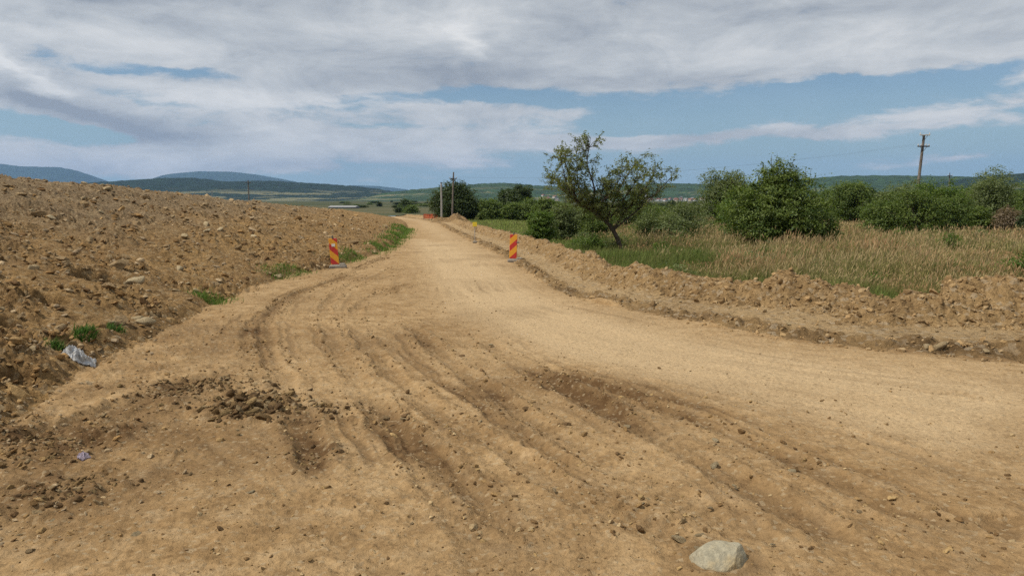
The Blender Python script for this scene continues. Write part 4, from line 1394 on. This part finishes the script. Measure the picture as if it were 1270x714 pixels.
# orange barrier netting
xa, xb, Yb = -13.3, -10.8, 112
zb = plain_z(-12, Yb)
root = thing('barrier_fence', 'bright orange net barrier at the far end of the road', 'barrier', ((xa + xb) / 2, Yb, zb))
half = (xb - xa) / 2
nb = MB()
for i in range(20): nb.box((-half + (i + .5) * 2 * half / 20, .1 * math.sin(i * .5), .42 + .03 * math.sin(i * .9)), (.075, .012, .66))
for z_ in (.12, .27, .42, .57, .72):
    nb.box((0, .06, z_), (2 * half, .012, .06))
nb.build('net', M_orange, root)
for s in (-1, -.33, .33, 1): MB().tube([(s * half, .03, -.1), (s * half, .03, .85)], .03, 6).build('stake', M_peg, root, True)

# ------------------------------------------------------------------ litter
def crumpled(name, label, px, py, w, d, h, mat, seed):
    p = flat_pt(px, py); r = np.random.default_rng(seed)
    n = 44
    u, v = np.meshgrid(np.linspace(-1, 1, n), np.linspace(-1, 1, n))
    a = np.arctan2(v, u); rr = np.maximum(np.abs(u), np.abs(v))
    edge = 1 + .25 * perlin(np.cos(a) * 1.6 + seed, np.sin(a) * 1.6, 5)
    X = np.cos(a) * rr * edge * w; Y = np.sin(a) * rr * edge * d
    fold = np.abs(perlin(u * 2.3 + seed, v * 2.3, 8)) * .8 + np.abs(perlin(u * 5, v * 5 + seed, 9)) * .5 + np.abs(perlin(u * 11, v * 11, 10)) * .2
    Z = h * (fold + .9 * (1 - rr ** 2)) * (1 - .6 * rr ** 4)
    G = fields((X + p[0]).ravel(), (Y + p[1]).ravel())[0].reshape(X.shape) - p[2]
    Z = Z + np.minimum(G, G.mean() + .05)
    top = np.stack([X.ravel(), Y.ravel(), Z.ravel() + .006], 1); bot = top - np.array([0, 0, .008])
    i = np.arange(n * n).reshape(n, n)
    F = np.stack([i[:-1, :-1], i[:-1, 1:], i[1:, 1:], i[1:, :-1]], -1).reshape(-1, 4)
    ring = np.concatenate([i[0, :-1], i[:-1, -1], i[-1, :0:-1], i[:0:-1, 0]])
    side = np.stack([ring, ring + n * n, np.roll(ring, -1) + n * n, np.roll(ring, -1)], 1)
    o = mesh_np(name, np.vstack([top, bot]), np.vstack([F, F[:, ::-1] + n * n, side]), mat, None, False)
    o.location = p
    return tag(o, label, 'litter')


crumpled('plastic_sheet', 'crumpled white plastic sheet lying on the bank toe', 96, 446, .17, .16, .08, M_plastic, 3)
crumpled('plastic_scrap', 'small lilac white plastic scrap on the dirt at lower left', 104, 570, .04, .03, .03, M_litter, 6)

# ------------------------------------------------------------------ village and shed
def house(x, y, w, d, h, rz, wall, roof, label):
    z = hill_z(x, y)
    root = thing('village_house', label, 'house', (x, y, z), rz, 'houses of the distant village')
    MB().box((0, 0, h / 2 - .5), (w, d, h + 1)).build('wall', wall, root)
    rh = w * .32; o_ = .5
    V = [(-w / 2 - o_, -d / 2 - o_, h + .02), (w / 2 + o_, -d / 2 - o_, h + .02), (w / 2 + o_, d / 2 + o_, h + .02), (-w / 2 - o_, d / 2 + o_, h + .02), (0, -d / 2 - o_, h + rh), (0, d / 2 + o_, h + rh)]
    mesh_np('roof', np.array(V), [np.array([(0, 3, 2, 1), (0, 4, 5, 3), (1, 2, 5, 4)]), np.array([(0, 1, 4), (2, 3, 5)])], roof, root)
    for s in (-.25, .25):
        MB().box((s * w, -d / 2 - .03, h * .55), (1.4, .1, 1.6)).build('window', M_win, root)
    return root


hr = random.Random(11)
for i in range(46):
    px = hr.uniform(795, 888) if i < 38 else hr.uniform(655, 700)
    Y = hr.uniform(2150, 2800)
    x = (px - 635) / F_ * Y
    house(x, Y, hr.uniform(8, 13), hr.uniform(9, 15), hr.uniform(4, 7), hr.uniform(-.8, .8), hr.choice([M_wall, M_wall, M_wall2]), hr.choice([M_roof, M_roof, M_roof2]), 'one of the tiny pale houses of the village below the hill')
x = (428 - 635) / F_ * 360
root = thing('long_shed', 'long low pale shed just beyond the end of the bank', 'shed', (x, 360, plain_z(x, 360)), -.12)
MB().box((0, 0, .1), (13, 7, .9)).build('wall', M_roof2, root)
V = [(-6.8, -3.8, .57), (6.8, -3.8, .57), (6.8, 3.8, .57), (-6.8, 3.8, .57), (-6.8, 0, 1.3), (6.8, 0, 1.3)]
mesh_np('roof', np.array(V), [np.array([(0, 3, 2, 1), (0, 1, 5, 4), (2, 3, 4, 5)]), np.array([(0, 4, 3), (1, 2, 5)])], simple('pale sheet roof', (.28, .28, .27), .15, 1), root)

# ------------------------------------------------------------------ haze
HAZE = True
if HAZE:
    m = bpy.data.materials.new('haze air'); m.use_nodes = True
    nt = m.node_tree
    for n_ in list(nt.nodes): nt.nodes.remove(n_)
    out = nt.nodes.new('ShaderNodeOutputMaterial'); pv = nt.nodes.new('ShaderNodeVolumePrincipled')
    pv.inputs['Color'].default_value = (.34, .58, 1.0, 1); pv.inputs['Density'].default_value = 4.8e-5
    pv.inputs['Density Attribute'].default_value = ''; pv.inputs['Anisotropy'].default_value = .2
    nt.links.new(pv.outputs[0], out.inputs['Volume'])
    hz = MB().box((0, 0, 0), (30400, 30400, 780)).build('haze', m)
    hz.location = (0, 0, 780 / 2 - 20)
    tag(hz, kind='stuff')

# ------------------------------------------------------------------ light and sky
SUN_EL = R_(54); SUN_AZ = math.atan2(-.86, -.30)      # direction to the sun, measured from +Y towards +X
sd = Vector((math.sin(SUN_AZ) * math.cos(SUN_EL), math.cos(SUN_AZ) * math.cos(SUN_EL), math.sin(SUN_EL)))
L = bpy.data.lights.new('sun', 'SUN'); L.energy = 3.5; L.angle = R_(.6); L.color = (1, .95, .87)
lo = bpy.data.objects.new('sun', L); COL.objects.link(lo)
lo.rotation_euler = sd.to_track_quat('Z', 'Y').to_euler()

W = bpy.data.worlds.new('World'); S.world = W; W.use_nodes = True
nt = W.node_tree
for n_ in list(nt.nodes): nt.nodes.remove(n_)
out = nt.nodes.new('ShaderNodeOutputWorld'); bg = nt.nodes.new('ShaderNodeBackground')
nt.links.new(bg.outputs[0], out.inputs[0]); bg.inputs[1].default_value = .11
sky = nt.nodes.new('ShaderNodeTexSky'); sky.sky_type = 'NISHITA'; sky.sun_disc = False
sky.sun_elevation = SUN_EL; sky.sun_rotation = SUN_AZ % (2 * math.pi)
sky.dust_density = .8; sky.ozone_density = 1.5
gen = nd(nt, 'ShaderNodeTexCoord').outputs['Generated']
sp = nd(nt, 'ShaderNodeSeparateXYZ'); nt.links.new(gen, sp.inputs[0])
U = math_n(nt, 'ARCTAN2', sp.outputs[0], sp.outputs[1]); Vv = math_n(nt, 'ARCSINE', sp.outputs[2])


def comb(a, b, c=0.0):
    n = nd(nt, 'ShaderNodeCombineXYZ')
    for s, v in zip(n.inputs, (a, b, c)):
        if isinstance(v, (int, float)): s.default_value = v
        else: nt.links.new(v, s)
    return n.outputs[0]


def ell(px, row, sx, sy, rot=0.0, pw=1.0):
    """soft patch of sky around a compass direction / elevation"""
    u0 = math.atan((px - 635) / F_); v0 = math.atan((HY - row) / F_)
    du = math_n(nt, 'SUBTRACT', UW, u0); dv = math_n(nt, 'SUBTRACT', VW, v0)
    c, s = math.cos(rot), math.sin(rot)
    a = math_n(nt, 'ADD', math_n(nt, 'MULTIPLY', du, c / (sx / F_)), math_n(nt, 'MULTIPLY', dv, s / (sx / F_)))
    b = math_n(nt, 'ADD', math_n(nt, 'MULTIPLY', du, -s / (sy / F_)), math_n(nt, 'MULTIPLY', dv, c / (sy / F_)))
    r2 = math_n(nt, 'ADD', math_n(nt, 'MULTIPLY', a, a), math_n(nt, 'MULTIPLY', b, b))
    return math_n(nt, 'EXPONENT', math_n(nt, 'MULTIPLY', r2, -1.0))


# gentle warp of the coordinates so patches get ragged edges
wv = comb(math_n(nt, 'MULTIPLY', U, 5.0), math_n(nt, 'MULTIPLY', Vv, 16.0))
wn = noise_n(nt, wv, 1.0, 6, .6); wn2 = noise_n(nt, comb(math_n(nt, 'MULTIPLY', U, 6.0), math_n(nt, 'MULTIPLY', Vv, 15.0), 7.7), 1.0, 6, .6)
UW = math_n(nt, 'ADD', U, math_n(nt, 'MULTIPLY', math_n(nt, 'SUBTRACT', wn, .5), .20))
VW = math_n(nt, 'ADD', Vv, math_n(nt, 'MULTIPLY', math_n(nt, 'SUBTRACT', wn2, .5), .05))
streak = noise_n(nt, comb(math_n(nt, 'MULTIPLY', U, 2.4), math_n(nt, 'MULTIPLY', VW, 30.0), 1.3), 1.0, 8, .58)
puff = noise_n(nt, comb(math_n(nt, 'MULTIPLY', U, 7.0), math_n(nt, 'MULTIPLY', Vv, 19.0), 4.2), 1.0, 9, .62, .5)
fine = noise_n(nt, comb(math_n(nt, 'MULTIPLY', UW, 22.0), math_n(nt, 'MULTIPLY', VW, 60.0), 2.9), 1.0, 6, .6)


def total(items):
    t = None
    for w, e in items:
        x = math_n(nt, 'MULTIPLY', e, w)
        t = x if t is None else math_n(nt, 'ADD', t, x)
    return t


upper = maprange(nt, VW, (HY - 138) / F_, (HY - 100) / F_)          # the upper sheet of cloud
cover = total([(1.0, upper),
               (.62, ell(300, 150, 260, 34)), (.50, ell(120, 196, 260, 14)), (.45, ell(420, 180, 230, 24)), (.40, ell(230, 218, 230, 12)), (1.1, ell(70, 140, 110, 26, -.30)), (.8, ell(180, 168, 50, 16, -.2)),
               (.62, ell(1150, 158, 220, 15, .06)), (.50, ell(960, 174, 250, 8)), (.46, ell(760, 176, 150, 7)), (.5, ell(600, 145, 120, 16)), (.4, ell(1180, 207, 70, 5)), (.40, ell(640, 168, 70, 7)), (.3, ell(830, 190, 60, 5)),
               (-.95, ell(190, 106, 150, 8, -.02)), (-.45, ell(40, 88, 60, 8, -.1)), (-1.1, ell(1040, 126, 240, 11, .10)), (-.6, ell(600, 128, 130, 8)), (-.9, ell(60, 175, 90, 8)), (.35, ell(420, 118, 160, 12)), (.35, ell(300, 212, 300, 14)), (-.4, ell(450, 160, 90, 6))])
cv = math_n(nt, 'ADD', cover, math_n(nt, 'MULTIPLY', math_n(nt, 'SUBTRACT', streak, .5), 1.7))
cv = math_n(nt, 'ADD', cv, math_n(nt, 'MULTIPLY', math_n(nt, 'SUBTRACT', puff, .5), 1.5))
cv = math_n(nt, 'ADD', cv, math_n(nt, 'MULTIPLY', math_n(nt, 'SUBTRACT', fine, .5), .7))
mask = maprange(nt, cv, .16, .66, .10, .98)
shade = total([(1.0, math_n(nt, 'MULTIPLY', math_n(nt, 'SUBTRACT', puff, .5), 1.6)), (1.0, math_n(nt, 'MULTIPLY', math_n(nt, 'SUBTRACT', streak, .5), .7)), (1.0, math_n(nt, 'MULTIPLY', math_n(nt, 'SUBTRACT', fine, .5), .5)),
               (-.62, ell(60, 20, 190, 22)), (-.25, ell(250, 60, 120, 16)), (-.62, ell(120, 156, 110, 13, -.22)), (-.40, ell(620, 104, 220, 16)), (-.28, ell(700, 45, 50, 16)), (-.15, ell(880, 120, 200, 12)),
               (-.12, ell(950, 40, 320, 40)),
               (.55, ell(575, 62, 20, 20, .5)), (.75, ell(40, 112, 80, 9, -.45)), (.4, ell(330, 134, 200, 16)), (.30, ell(1000, 85, 260, 18)), (.2, ell(520, 45, 110, 20)), (.25, ell(170, 80, 130, 12)), (.25, ell(200, 196, 260, 14)), (.3, ell(1100, 158, 240, 16))])
sh = maprange(nt, math_n(nt, 'ADD', shade, .5), -.1, 1.1, 0, 1, False)
ccol = nd(nt, 'ShaderNodeValToRGB'); nt.links.new(sh, ccol.inputs[0])
el = ccol.color_ramp.elements
el[0].position = 0; el[0].color = (2.5, 2.75, 3.1, 1); el[1].position = 1; el[1].color = (6.4, 6.4, 6.3, 1)
e_ = el.new(.5); e_.color = (4.3, 4.5, 4.65, 1)
blue = mix_c(nt, 1.0, sky.outputs[0], (.56, .66, .70), 'MULTIPLY')
blue = mix_c(nt, maprange(nt, Vv, .15, .0, 0, .92), blue, (2.7, 4.05, 4.75))
final = mix_c(nt, mask, blue, ccol.outputs[0])
nt.links.new(final, bg.inputs[0])
W.cycles.sampling_method = 'MANUAL'; W.cycles.sample_map_resolution = 512

# ------------------------------------------------------------------ camera and render settings
cam = bpy.data.cameras.new('camera'); co_ = bpy.data.objects.new('camera', cam); COL.objects.link(co_)
cam.sensor_width = 36; cam.lens = 36 * F_ / 1270; cam.clip_start = .1; cam.clip_end = 60000
co_.location = (0, 0, CH); co_.rotation_euler = (math.pi / 2 - PITCH, 0, 0)
S.camera = co_
S.view_settings.view_transform = 'Standard'; S.view_settings.look = 'None'; S.view_settings.exposure = .22; S.view_settings.gamma = 1
S.view_settings.use_curve_mapping = False
S.render.engine = 'CYCLES'
S.cycles.use_denoising = False
S.cycles.max_bounces = 5; S.cycles.diffuse_bounces = 3; S.cycles.transmission_bounces = 4; S.cycles.volume_bounces = 0
S.cycles.volume_max_steps = 64
